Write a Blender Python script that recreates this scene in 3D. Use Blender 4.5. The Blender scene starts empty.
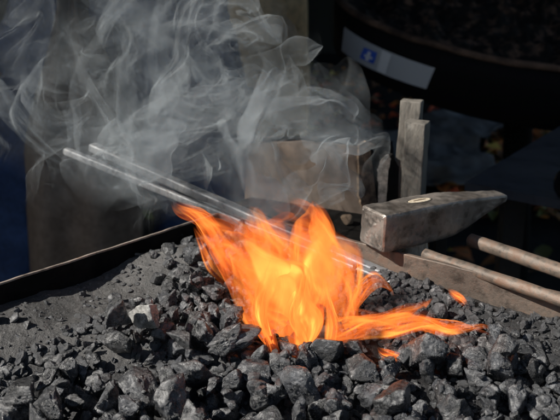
import bpy, bmesh, math, random
import numpy as np
from mathutils import Vector, Matrix, Quaternion, Euler

# ------------------------------------------------------------------ camera geometry (photo 560x420)
FPX = 856.0; PITCH = math.radians(17.5); CAMZ = 0.275
def ray(px, py):
    u = (px-280)/FPX; v = (210-py)/FPX
    c, s = math.cos(PITCH), math.sin(PITCH)
    return Vector((u, c+v*s, -s+v*c))
def PZ(px, py, z):
    d = ray(px, py); t = (z-CAMZ)/d.z
    return Vector((d.x*t, d.y*t, z))
def PY(px, py, y):
    d = ray(px, py); t = y/d.y
    return Vector((d.x*t, y, CAMZ+d.z*t))
def pix(p):
    c, s = math.cos(PITCH), math.sin(PITCH)
    z = p[2]-CAMZ; w = p[1]*c - z*s; v = p[1]*s + z*c
    return 280+FPX*p[0]/w, 210-FPX*v/w

# ------------------------------------------------------------------ numpy noise
_TAB = {}
def _tab(seed):
    if seed not in _TAB:
        _TAB[seed] = np.random.RandomState(seed).uniform(-1, 1, (32, 32, 32)).astype(np.float32)
    return _TAB[seed]
def vnoise(P, seed=0):
    T = _tab(seed); i = np.floor(P).astype(int); f = (P-i).astype(np.float32); f = f*f*(3-2*f)
    i0 = i & 31; i1 = (i+1) & 31
    x0, y0, z0 = i0.T; x1, y1, z1 = i1.T; fx, fy, fz = f.T
    a = T[x0, y0, z0]*(1-fx)+T[x1, y0, z0]*fx; b = T[x0, y1, z0]*(1-fx)+T[x1, y1, z0]*fx
    c = T[x0, y0, z1]*(1-fx)+T[x1, y0, z1]*fx; d = T[x0, y1, z1]*(1-fx)+T[x1, y1, z1]*fx
    return (a*(1-fy)+b*fy)*(1-fz)+(c*(1-fy)+d*fy)*fz
def fbm(P, octaves=4, seed=0, gain=.5):
    s = 0; a = 1.
    P = np.asarray(P, dtype=np.float64)
    for k in range(octaves):
        s = s+a*vnoise(P+17.3*k, seed+k); P = P*2.03; a *= gain
    return s
def ridged(P, octaves=3, seed=0):
    s = 0; a = 1.
    for k in range(octaves):
        s = s+a*(1-2*np.abs(vnoise(P+9.1*k, seed+k))); P = P*2.1; a *= .5
    return s

def ico(sub):
    bm = bmesh.new(); bmesh.ops.create_icosphere(bm, subdivisions=sub, radius=1)
    V = np.array([v.co[:] for v in bm.verts]); F = [tuple(v.index for v in f.verts) for f in bm.faces]
    bm.free(); return V, F
_ICO = {}
def lump_verts(seed, sub=5):
    """an angular broken lump of coal, about unit radius"""
    if sub not in _ICO: _ICO[sub] = ico(sub)
    D, F = _ICO[sub]
    R = np.random.RandomState(seed)
    n = R.normal(size=(13, 3)); n /= np.linalg.norm(n, axis=1)[:, None]
    n = list(n); h = list(R.uniform(.62, .95, 13))
    # opposed bedding planes make it blocky
    a = R.normal(size=3); a /= np.linalg.norm(a); n += [a, -a]; h += [R.uniform(.5, .68), R.uniform(.5, .68)]
    n = np.array(n); h = np.array(h)
    d = D @ n.T
    r = np.where(d > .05, h/np.maximum(d, .05), 9.)
    k = 34.; m = r.min(axis=1)
    rr = m-np.log(np.exp(-k*(r-m[:, None])).sum(axis=1))/k
    if seed >= 500: rr = np.minimum(rr, 1.02+.1*np.tanh((rr-1.02)*2))
    V = D*rr[:, None]
    off = R.uniform(0, 20, 3)
    # broken ledges: bites taken along a second set of surfaces
    w = fbm(V*1.3+off, 2, 3)
    V = V*(1+.06*w)[:, None]
    st = (V@a)*5+fbm(V*2.0+off, 2, 9)*1.2
    led = np.abs((st % 1)-.5)*2
    V = V-D*(.035*np.clip(led*3-2, 0, 1))[:, None]
    V = V+D*(.028*ridged(V*2.6+off, 3, 5)-.01+.022*fbm(V*9+off, 3, 12)+.010*fbm(V*24+off, 2, 20))[:, None]
    V *= np.array([1.0, R.uniform(.74, .95), R.uniform(.62, .85)])
    V -= (V.max(0)+V.min(0))/2
    V /= np.abs(V).max()
    return V, F

LDIR = Vector((-.659, -.752)); RDIR = Vector((.777, -.629))
_c = PZ(231, 210, .025); CORNER = Vector((_c.x, _c.y))
def bed_height(x, y, fine=True):
    """fine coal and ash that fills the pan: a dusty flat on the left, a hollow under the lumps, a low heap behind the fire"""
    x = np.asarray(x, float); y = np.asarray(y, float)
    P = np.stack([x, y, 0*x], 1)
    # a soft line from front left to the fire: dusty flat on its far side
    g = lambda cx, cy, rx, ry: np.exp(-((x-cx)/rx)**2-((y-cy)/ry)**2)
    front = 1/(1+np.exp(-((.522-.02*x-.05*np.minimum(0,x+.1))-y)/.014))
    z = -.003-.036*front
    z = z-.010/(1+np.exp(-(x-.05)/.02))*(1-front)
    z = z+.016*g(-.075, .690, .055, .035)+.006*g(.02, .62, .07, .05)
    z = z+.004*fbm(P*14, 3, 40)
    px_, py_ = x-CORNER.x, y-CORNER.y; dw = (px_*RDIR.y-py_*RDIR.x)/(LDIR.x*RDIR.y-LDIR.y*RDIR.x)   # rightstrip: distance from the right wall
    dl_ = (LDIR.x*py_-LDIR.y*px_)/(LDIR.x*RDIR.y-LDIR.y*RDIR.x)
    if fine: z = z+.0075*np.exp(-(np.maximum(dl_, 0)/.055)**2)*np.clip((.02-x)/.06, 0, 1)
    if fine: z = z+.018*np.exp(-(np.maximum(dw, 0)/.040)**2)*np.clip((x-.0)/.06, 0, 1)
    if fine:
        z = z+.0007*fbm(P*130, 3, 44)+.0005*np.maximum(0, fbm(P*420, 2, 47))
    return z

TUBTOP = -.11
SMOKE_GAIN = .88
COAL_DATA = (
"4,-72.2,489.5,-7.4,0.246,-0.616,-0.539,-0.52,14.4,13.5,15.7;2,-90.8,503.3,-8.6,0.434,-0.43,-0.74,0.282,14.4,15.5,14.5;2,13.3,501.7,-4.7,0.631,-0.396,-0.533,-0.402,13.5,12.7,13.9;1,102.6,539.9,1.6,0.313,-0.652,-0.285,-0.629,14.3,14.2,13.8;12,-53.2,474.5,-20.1,0.053,0.519,0.167,-0.837,14.3,12.4,14.5;4,74,480.9,-3.1,0.05,0.37,-0.868,-0.326,12.2,11.5,11.9;1,-177.7,497.1,-23.7,0.155,-0.611,-0.593,-0.501,14.2,15.6,13.5;4,18,540.5,14.3,0.783,0.274,-0.558,0.022,14.3,14.1,12.9;5,-145.9,487.5,-10.1,0.164,0.876,-0.055,-0.45,12.4,12.6,12.9;9,116.2,491.4,-20.1,0.586,0.7,-0.37,0.173,14.4,13.3,15.4;4,56.4,531.3,-8.4,0.381,-0.384,-0.84,0.039,13.2,14.1,13.6;2,-58.5,520,-6.1,0.736,-0.077,-0.571,-0.355,13.6,11.6,14.5;5,60.4,466,-22.1,0.3,0.729,0.331,-0.519,13.2,12.6,11.5;12,-94,554.5,21.5,0.287,0.881,0.004,-0.375,13.5,14.6,13.7;9,-167.5,494.9,-2.9,0.038,-0.043,-0.248,0.967,13.4,12,12.8;11,-17.3,526,-6.9,0.943,0.309,0.088,-0.083,11.8,12.1,12.4;2,33.2,544,0.4,0.049,0.257,0.555,-0.789,12.2,11.1,11.2;12,-37.2,542.6,5.6,0.617,-0.42,0.209,0.632,13.5,13.2,12.3;0,-8.1,508.9,-14.5,0.146,0.632,0.345,-0.679,11.1,11.5,12;9,-112.4,544.8,26.5,0.137,0.477,-0.258,-0.829,13.3,13.5,12.7;6,148.5,528.9,-7.7,0.738,-0.582,0.126,0.317,12.4,11.5,10.8;7,-98.5,474.1,-23.8,0.979,-0.101,0.148,0.101,13,13.6,12.1;5,-110.2,503.6,-19.7,0.473,-0.74,0.106,0.466,12.8,11.2,12.1;2,174.4,499.8,-23.6,0.2,-0.55,-0.739,-0.334,10.3,10.7,9.8;6,-57.6,550.5,6.4,0.671,-0.559,0.192,0.447,11.4,11.1,12.2;2,37.1,491.5,-12.9,0.336,-0.744,0.339,0.468,10.4,11,11.3;6,155.2,503.1,-17.3,0.137,0.684,-0.306,0.648,11.6,11.9,11.1;10,32.6,478.9,-22.6,0.635,-0.349,0.616,0.31,13.5,13.2,13.7;0,140.8,508.2,-16.8,0.043,0.746,0.454,0.486,10.4,8.9,9.3;12,60.7,509,-17.9,0.758,-0.077,0.645,-0.061,13.2,14.3,11.8;9,113.9,467.7,-15.5,0.36,-0.397,-0.059,-0.842,10.6,10.6,9.3;2,-114.3,546.7,4.5,0.356,0.741,-0.521,0.23,10.7,11.1,9.3;13,154.6,532.1,9.1,0.376,-0.476,0.624,-0.493,8.6,9,8.4;2,27.4,497.9,-21.6,0.108,-0.5,0.29,-0.809,9.9,10.1,10.6;8,133.2,523.3,-13.3,0.093,0.752,-0.602,-0.251,7.5,8.3,8.3;10,-130.7,509.2,-20.1,0.445,0.568,-0.458,0.519,11.7,11.8,11.3;8,76.7,532.6,-10.6,0.525,0.279,0.612,-0.521,9.6,9.5,9.7;4,-6.6,488.4,-19.5,0.112,-0.292,-0.12,0.942,8.8,8.8,8.5;11,-32.1,515,-10.1,0.518,-0.516,0.183,0.657,10.6,10.3,10.8;4,180.1,553.9,-6,0.355,-0.653,0.517,-0.424,12,12.2,12.3;4,140.9,549,-7.6,0.001,-0.973,0.185,0.135,10.8,11.4,10.6;7,-9.9,553.7,9.8,0.088,-0.695,0.205,0.683,11,11.2,11.3;11,0.1,527.1,-4.7,0.486,-0.52,-0.488,-0.505,9.9,8.7,8.6;8,-97.6,482.9,-12.6,0.035,-0.636,0.347,-0.688,8.5,7.9,7.9;1,78.4,469.3,-14.8,0.438,0.19,0.194,-0.857,7.6,8,7.7;0,-67.8,628.1,16.3,0.306,-0.613,0.272,0.676,10.3,9.7,10;13,-123.5,518.7,-12.9,0.531,0.443,0.653,-0.309,9.6,9,8.4;6,-146.9,523.7,-5.1,0.598,-0.437,0.337,0.581,9.6,8.8,8.6;13,122.1,537.3,-7.8,0.265,0.538,0.686,-0.413,10,9,9.1;6,-148.5,458.6,-12.4,0.162,-0.497,0.184,0.833,7.3,7.7,7.5;9,-37.2,497.8,-23.4,0.542,-0.522,-0.39,-0.53,8.5,9.3,8.2;3,175.7,529.4,-10,0.793,-0.095,0.592,0.105,11.7,10.5,11;7,-68.3,541.9,9,0.799,-0.31,0.516,-0.018,10,9.6,9;11,52.1,549.3,-2.1,0.005,0.531,0.623,-0.575,9.8,9.6,9.3;0,-111.8,485,-20.8,0.433,-0.777,0.427,-0.164,8.2,7.4,7.5;2,-36.2,572.5,11.3,0.789,0.292,-0.536,-0.072,12.4,12.6,12;6,-81.6,557.1,5.7,0.535,-0.64,-0.512,0.206,10,9.9,9.4;3,101.6,530.6,-9.6,0.725,0.163,0.668,-0.027,10.8,9.2,11.4;0,172.7,460.6,-13.8,0.756,0.461,0.102,0.454,7.4,6.9,7.6;5,-154.9,512.4,-5.2,0.89,-0.042,-0.451,0.05,8.5,9.3,7.3;3,1.7,566.7,9.5,0.527,-0.191,0.81,-0.172,11,10,10.5;2,136.9,491.2,-24.7,0.822,0.536,0.165,-0.099,8.5,8.5,8.1;1,-60.6,572.3,7,0.167,0.615,0.717,0.283,12,11.5,10.3;7,-22.9,476.3,-24.7,0.511,-0.036,0.717,0.472,11.9,10.9,10.2;0,93.8,500.6,-25.2,0.743,-0.601,0.226,0.187,9.3,8,8;5,27.1,514.6,-13.3,0.489,-0.202,0.1,-0.843,10,8.9,8.6;10,-167.2,464.6,-12.7,0.184,0.591,0.085,0.781,10.9,9.4,9.7;8,86.6,545,-6.4,0.565,-0.121,-0.748,0.327,8.5,7.3,7.4;13,-56.5,538.7,-4,0.521,0.616,-0.061,-0.588,7.5,6.6,7.8;7,190,523.9,-16.8,0.394,-0.409,-0.353,0.743,8.9,9.4,9.3"
";5,-52.5,617.1,12.1,0.469,0.525,0.45,-0.55,7.4,7.7,7.5;13,151.3,486.7,-25.7,0.371,0.328,-0.694,0.522,8.5,7.5,9.2;2,11.8,481.6,-13.5,0.089,0.773,0.476,0.41,8.3,7.4,7.3;6,-12.3,496.7,-13.6,0.287,0.082,0.844,-0.445,7.3,7.6,6.3;0,5.1,720.2,11.9,0.594,0.398,-0.595,0.366,8.8,9.2,9.5;3,198,543.7,-8.5,0.302,0.07,-0.95,0.038,12.4,13.3,11.9;9,-70.1,458.4,-15.1,0.855,0.066,-0.027,0.513,7.9,7.6,8.4;2,-32.1,507.8,-17.8,0.177,0.758,0.574,-0.256,8.4,8.4,8.2;13,-82.7,468.3,-20.3,0.825,-0.12,0.144,-0.533,7.6,7.3,6.6;0,91.4,569.5,-5.9,0.232,0.408,-0.429,-0.772,7.8,8,7.2;6,112.1,589.6,2.2,0.846,0.441,0.184,0.238,8.2,7.4,7.4;9,6,546.9,1.1,0.357,-0.333,0.159,-0.858,8.3,8.4,7.8;4,160,456.8,-21.8,0.582,0.241,-0.726,0.274,14.1,13.2,12.6;12,-86.9,618.6,4.4,0.204,-0.046,0.38,-0.901,8.2,7.4,7.9;4,-64.9,653,32.2,0.972,-0.065,-0.219,0.059,8.5,8.4,8.3;1,54.9,578.6,1.2,0.985,0.005,0.138,0.102,7.7,6.8,7.3;4,-94.1,491.2,-27,0.459,0.883,-0.096,-0,13.6,13.4,14.3;7,-115.9,471.5,-21.4,0.096,0.89,-0.13,-0.426,7.4,7.6,8;12,-42.9,663.7,16.5,0.386,-0.593,0.435,0.558,9,9.5,7.9;8,6.4,439.2,-2.1,0.718,0.105,-0.683,0.088,7,6,6.2;10,-87.4,542.5,-5.3,0.417,-0.782,-0.463,-0.031,8.3,7.2,8;6,139.1,475.6,-25.3,0.224,-0.627,-0.393,0.634,8.8,8.1,7.9;3,-27.7,547.5,21.5,0.811,-0.401,0.232,0.357,9.9,10.7,9.3;11,-50.1,698,24,0.377,0.566,0.578,-0.45,10.3,9.7,10.2;7,-129.2,497.2,-29.8,0.307,-0.658,-0.286,-0.626,8.2,8.8,8.7;2,45.6,664.8,2.3,0.84,0.442,0.129,-0.287,8.1,8.3,8.3;5,-59.5,651.2,21.4,0.459,0.875,-0.078,0.132,7.8,6.7,8.5;5,85.8,478.2,-17.4,0.76,-0.047,0.554,-0.337,8.7,8,7.9;0,-71.9,548.4,0.6,0.209,0.405,-0.11,-0.884,8.2,7.6,8.6;10,-153.9,474,-10.9,0.623,0.315,-0.589,0.407,8.1,8,8.5;8,73.1,518.1,-14.2,0.711,-0.041,-0.67,-0.208,9.8,10.5,9.5;11,80.6,609.4,-1.7,0.18,-0.17,-0.874,0.419,8.3,8.6,7.1;4,16.3,444.3,-10.6,0.052,-0.199,0.91,0.359,10.8,9.7,10.8;4,-74.8,513.8,-6.9,0.024,0.755,-0.349,-0.555,8.7,8.1,8.8;9,-139.1,453,-14.3,0.71,0.244,0.63,-0.201,9,7.8,9.7;8,-31.1,678.9,17.1,0.778,-0.063,-0.539,0.316,7.7,6.8,8.4;1,63.9,606.5,2.3,0.368,-0.601,0.374,0.603,7.2,7.2,7.5;8,-9.4,711.6,12.9,0.078,-0.904,-0.335,0.254,10.4,9.9,9.6;7,44.6,524,-17,0.148,0.654,0.4,0.625,8.3,7.2,7.2;13,-136.1,500.7,-14.9,0.211,0.75,0.143,-0.61,5.2,5.2,5.6;9,-16,550.9,24.7,0.363,0.544,0.498,-0.569,6.9,7.6,7.2;12,-19.9,492.4,-25.6,0.569,-0.474,-0.441,-0.507,8.9,8.8,9.2;2,-43.9,506.1,-20.5,0.601,-0.335,0.233,-0.688,7.1,7.8,7.5;11,108.8,503.8,-15.2,0.288,-0.593,-0.552,0.511,7.5,7,7.7;6,154.6,554.3,6.1,0.087,0.716,0.247,-0.647,8.6,8.2,7.8;12,109.8,516.6,-16.3,0.653,0.034,0.756,0.021,8.9,9.2,9.3;9,65.3,487.2,-21,0.021,-0.613,0.603,-0.51,14.5,15.2,12.9;4,-49,583.8,7.6,0.659,-0.178,-0.688,-0.248,7.7,6.9,7.5;5,-134.4,484.4,-32.9,0.847,0.298,0.332,0.289,7,7.7,6.3;9,2.3,476.3,-24.3,0.44,-0.787,-0.06,-0.428,10.8,10.3,11;11,-12.9,538.8,-1.5,0.822,-0.457,-0.3,-0.159,7.4,6.9,6.5;12,-90.3,646.9,5.5,0.086,-0.284,0.913,0.281,7.8,8.1,8;7,97.2,485.9,-25.7,0.417,0.513,-0.557,0.503,9.3,9.3,9.5;4,-7.2,608.2,10.6,0.254,-0.667,-0.177,-0.678,7,7,7.5;8,144.9,451.2,-13.8,0.184,0.424,0.333,-0.822,8.4,9.1,7.5;7,168.8,547.6,-0.2,0.117,0.069,-0.171,-0.976,8.2,8.1,8.4;1,-5,643.7,13.5,0.91,0.291,-0.227,-0.188,7.1,6.5,6.2;1,42,453.5,-12.8,0.523,0.561,-0.006,-0.642,7.5,6.9,7.1;5,-25.1,664.6,9.7,0.248,0.384,-0.656,-0.601,8.2,7.3,7.9;12,99.1,460.6,-25.6,0.529,-0.199,-0.227,0.793,13.7,13.2,13.6;0,47.3,607.7,3.4,0.301,-0.498,-0.234,0.779,6.9,6.4,7.6;5,69,571.9,-5.4,0.285,0.007,0.294,-0.912,6,6.2,5.4;5,10.6,649.8,6.3,0.204,-0.422,-0.174,0.866,7.3,7.2,6.3;5,135.6,585.8,-4.9,0.11,0.468,0.46,0.747,6.8,6.5,5.8;6,168.5,539.9,-12.5,0.856,-0.458,-0.15,-0.189,8.8,7.7,8;5,-102.2,655.9,8.4,0.605,-0.092,-0.357,-0.705,7.9,8.1,6.8;8,14.6,663.5,13.2,0.781,0.601,0.155,0.06,8.7,7.6,8.4;11,-84.2,660.5,10.4,0.326,-0.143,-0.746,-0.563,7.2,7.1,7.5;7,168.6,491.5,-25.7,0.348,0.598,-0.371,0.62,7.3,7.4,6.9;4,141.9,607.6,-8.6,0.881,0.211,0.006,0.424,7.9,8,7.2;6,83.8,558.2,-9.7,0.866,-0.137,0.181,-0.446,7.9,8.1,7.6;13,169.6,564.8,0.7,0.253,0.334,0.451,-0.788,7.9,8.1,8.5;6,"
"134.9,534.4,-9.4,0.588,0.269,-0.74,-0.185,8.3,7.6,7.4;6,-155.9,538.4,-9.9,0.282,0.037,0.507,-0.813,7.7,7.2,6.7;8,-46.1,561.8,3.9,0.135,-0.77,-0.619,-0.08,7,7.6,6.4;1,-41,683.5,20.1,0.346,-0.434,-0.475,0.683,10.5,9.5,9.1;1,154.7,518.6,-17.3,0.564,0.72,-0.404,0.004,7.8,7.5,8.6;4,-32.1,713.1,16.3,0.808,-0.399,-0.13,-0.414,9.3,10,9.3;13,29.8,606.7,4.8,0.422,-0.481,0.601,-0.478,6.2,6.6,5.6;2,119.3,638,-5.9,0.053,-0.518,0.497,-0.694,7.3,7.6,6.5;4,-96.4,696.1,20.6,0.287,-0.676,0.514,-0.444,9.4,8,8.8;2,-106.7,596.2,13.7,0.71,0.033,-0.568,-0.415,7.5,6.7,7.3;4,-73.3,674.8,20.5,0.842,0.053,0.469,0.26,9,8.8,9.7;0,24.5,627.5,4.4,0.387,0.609,0.404,-0.562,5.4,5.8,5.3;8,31.1,531.4,-10.2,0.901,-0.086,0.058,0.421,5.6,4.8,5.2;13,-146.1,515.9,-17.7,0.436,-0.796,-0.283,-0.311,8.5,8.8,8.9;9,-15.5,613.4,9.4,0.4,0.605,-0.359,0.588,7.8,7.2,7.4;3,-135.7,527.1,-11.9,0.493,-0.553,0.518,0.427,7.3,7.4,7.3;11,192.3,576.7,-7.1,0.49,0.542,-0.217,0.648,7.2,6.4,6.1;11,79.2,503.5,-22,0.547,0.445,0.543,-0.456,11.3,10.7,10.4;3,-45.5,508.3,-7.8,0.066,0.555,-0.67,-0.488,7.2,6.7,7.5;9,161.5,535.9,-3.2,0.647,0.077,-0.605,-0.458,7.9,7.4,6.8;0,102.8,588.1,-7.2,0.863,-0.249,0.415,0.141,6.8,6.6,7.5;0,70.9,676.8,-2.4,0.7,0.576,0.422,0.024,6.8,6.8,7.4;1,87.6,457.4,-18.4,0.143,0.365,0.413,-0.822,9,8,8.1;6,71.3,656,-2.6,0.429,0.371,0.585,0.58,6.4,6.1,6.1;9,153.4,562.5,-7.8,0.882,-0.326,0.216,0.262,9.3,8.6,9.2;11,102.6,602.7,-5.3,0.523,-0.422,0.724,0.159,6.6,6.1,6.6;13,18.1,699.3,6,0.065,-0.341,-0.517,0.782,9,8.9,8.3;9,46.8,590.9,2.6,0.162,-0.924,-0.187,0.291,6.7,6.1,6.1;12,-50.4,515.4,-17.7,0.951,-0.142,0.177,0.208,8,7.6,7.6;9,36.9,525.4,-12.8,0.477,-0.282,0.751,-0.36,5.9,5.7,6.1;0,-34.8,757.6,16.8,0.004,-0.291,0.932,0.216,10.5,11.4,9.5;7,-72.6,618.2,3,0.543,0.138,0.215,-0.8,7.7,8.4,7.2;4,63.6,589.5,1.6,0.63,-0.141,0.739,0.189,6.8,6,5.8;11,1.4,519.3,-10.9,0.538,-0.435,0.575,0.436,7.4,6.4,6.8;5,-82.1,719.4,16.8,0.521,-0.638,0.565,0.053,6.4,6.3,5.6;7,-148.2,506.8,-8.7,0.832,-0.105,0.271,-0.472,8.3,8.1,8.3;2,96.1,633.7,-4.5,0.933,-0.12,-0.201,-0.274,6.9,6.9,6.5;3,1.5,634.6,9.1,0.522,-0.398,0.505,0.56,8.7,8.4,9.5;7,-14.8,694.1,10.1,0.135,-0.131,0.713,0.676,10.9,11,10.4;10,13.6,635.3,3.7,0.382,-0.888,0.24,-0.089,7.6,6.8,7.3;0,-69.2,595.8,4.8,0.628,0.333,0.599,-0.368,6.1,5.7,5.5;10,-18.8,636,12.1,0.361,-0.625,0.562,0.403,8.6,7.7,8.8;9,-79,588.1,6.1,0.318,0.465,-0.314,-0.764,6.5,6.2,6.1;13,-60.4,733.4,11.8,0.432,0.709,-0.09,0.551,8.1,8.5,8.3;1,204.3,520.2,3.9,0.191,0.871,-0.074,-0.447,14.3,12.6,13.7;12,-163.9,519,-14.2,0.571,0.169,0.64,-0.484,9.2,9.5,8.4;2,-71.6,472.9,-27.1,0.052,0.566,0.583,0.58,12.3,13.2,11.5;8,116.4,547.7,-10,0.102,-0.965,-0.091,-0.224,8.1,8.2,7.7;4,-61.7,495,-26.5,0.135,-0.003,-0.08,-0.988,14.6,12.7,12.8;9,147.8,596.3,-9.2,0.45,0.264,-0.795,-0.31,6.6,6.7,6.1;9,124.3,519.5,-18.6,0.604,-0.742,-0.291,-0.028,5.6,4.8,6;3,47.9,513.1,-22,0.36,-0.796,-0.456,-0.17,7.9,7.9,7.7;9,117.4,589.4,-7.5,0.07,0.49,-0.867,-0.05,7.8,6.8,7.3;7,-41.6,646.8,7.5,0.516,0.463,0.454,-0.56,8.3,8.7,8.1;6,-75.3,650.5,8.4,0.649,-0.285,-0.631,-0.315,8.1,8.6,7.6;8,-17.9,661.4,19.3,0.018,0.154,-0.057,0.986,5.5,6,5;0,-28.1,640.7,6.2,0.447,-0.753,-0.115,0.468,6,5.4,6.1;11,1.8,664.1,12.2,0.117,-0.956,0.222,0.154,8.3,7.2,7.1;13,-39.3,737.1,11.2,0.264,-0.282,-0.092,0.918,9.7,10.3,9.7;1,-74.1,744.3,9.3,0.666,0.455,0.592,-0.017,7.7,8.3,7.8;6,-94.6,672.8,15.5,0.172,0.922,-0.113,0.327,6.4,6.2,6.3;10,38.4,567.5,-0.7,0.086,0.391,-0.291,0.869,7.4,7.7,7.4;1,4,623.2,5.3,0.305,0.873,0.11,-0.365,5.9,6.5,5.1;12,-2.3,654,9.8,0.157,-0.156,-0.799,-0.559,9.7,9,10.2;10,22.4,647.9,3.3,0.1,-0.913,-0.039,0.393,7.4,6.7,8.1;2,27.5,575.4,3.7,0.113,-0.207,-0.828,-0.51,6.3,6.5,6.5;2,-192.8,499.5,-16.5,0.064,-0.67,0.34,0.657,7.8,8.4,7.8;5,-129.9,539.6,-5.2,0.035,-0.536,-0.455,-0.711,4.9,4.9,4.8;0,-32,611.5,6,0.009,-0.81,0.584,-0.06,5,5.3,5.4;9,-47.4,630.5,11,0.303,-0.287,0.297,-0.859,8.3,7.9,7.7;1,-70.4,532.1,-7.9,0.555,-0.345,0.669,0.354,7.5,6.7,7.5;10,-80.1,668.6,12,0.053,0.181,0.909,0.372,8.2,7.6,8.6;9,72.1,583.9,-3.1,0.43,"
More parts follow.
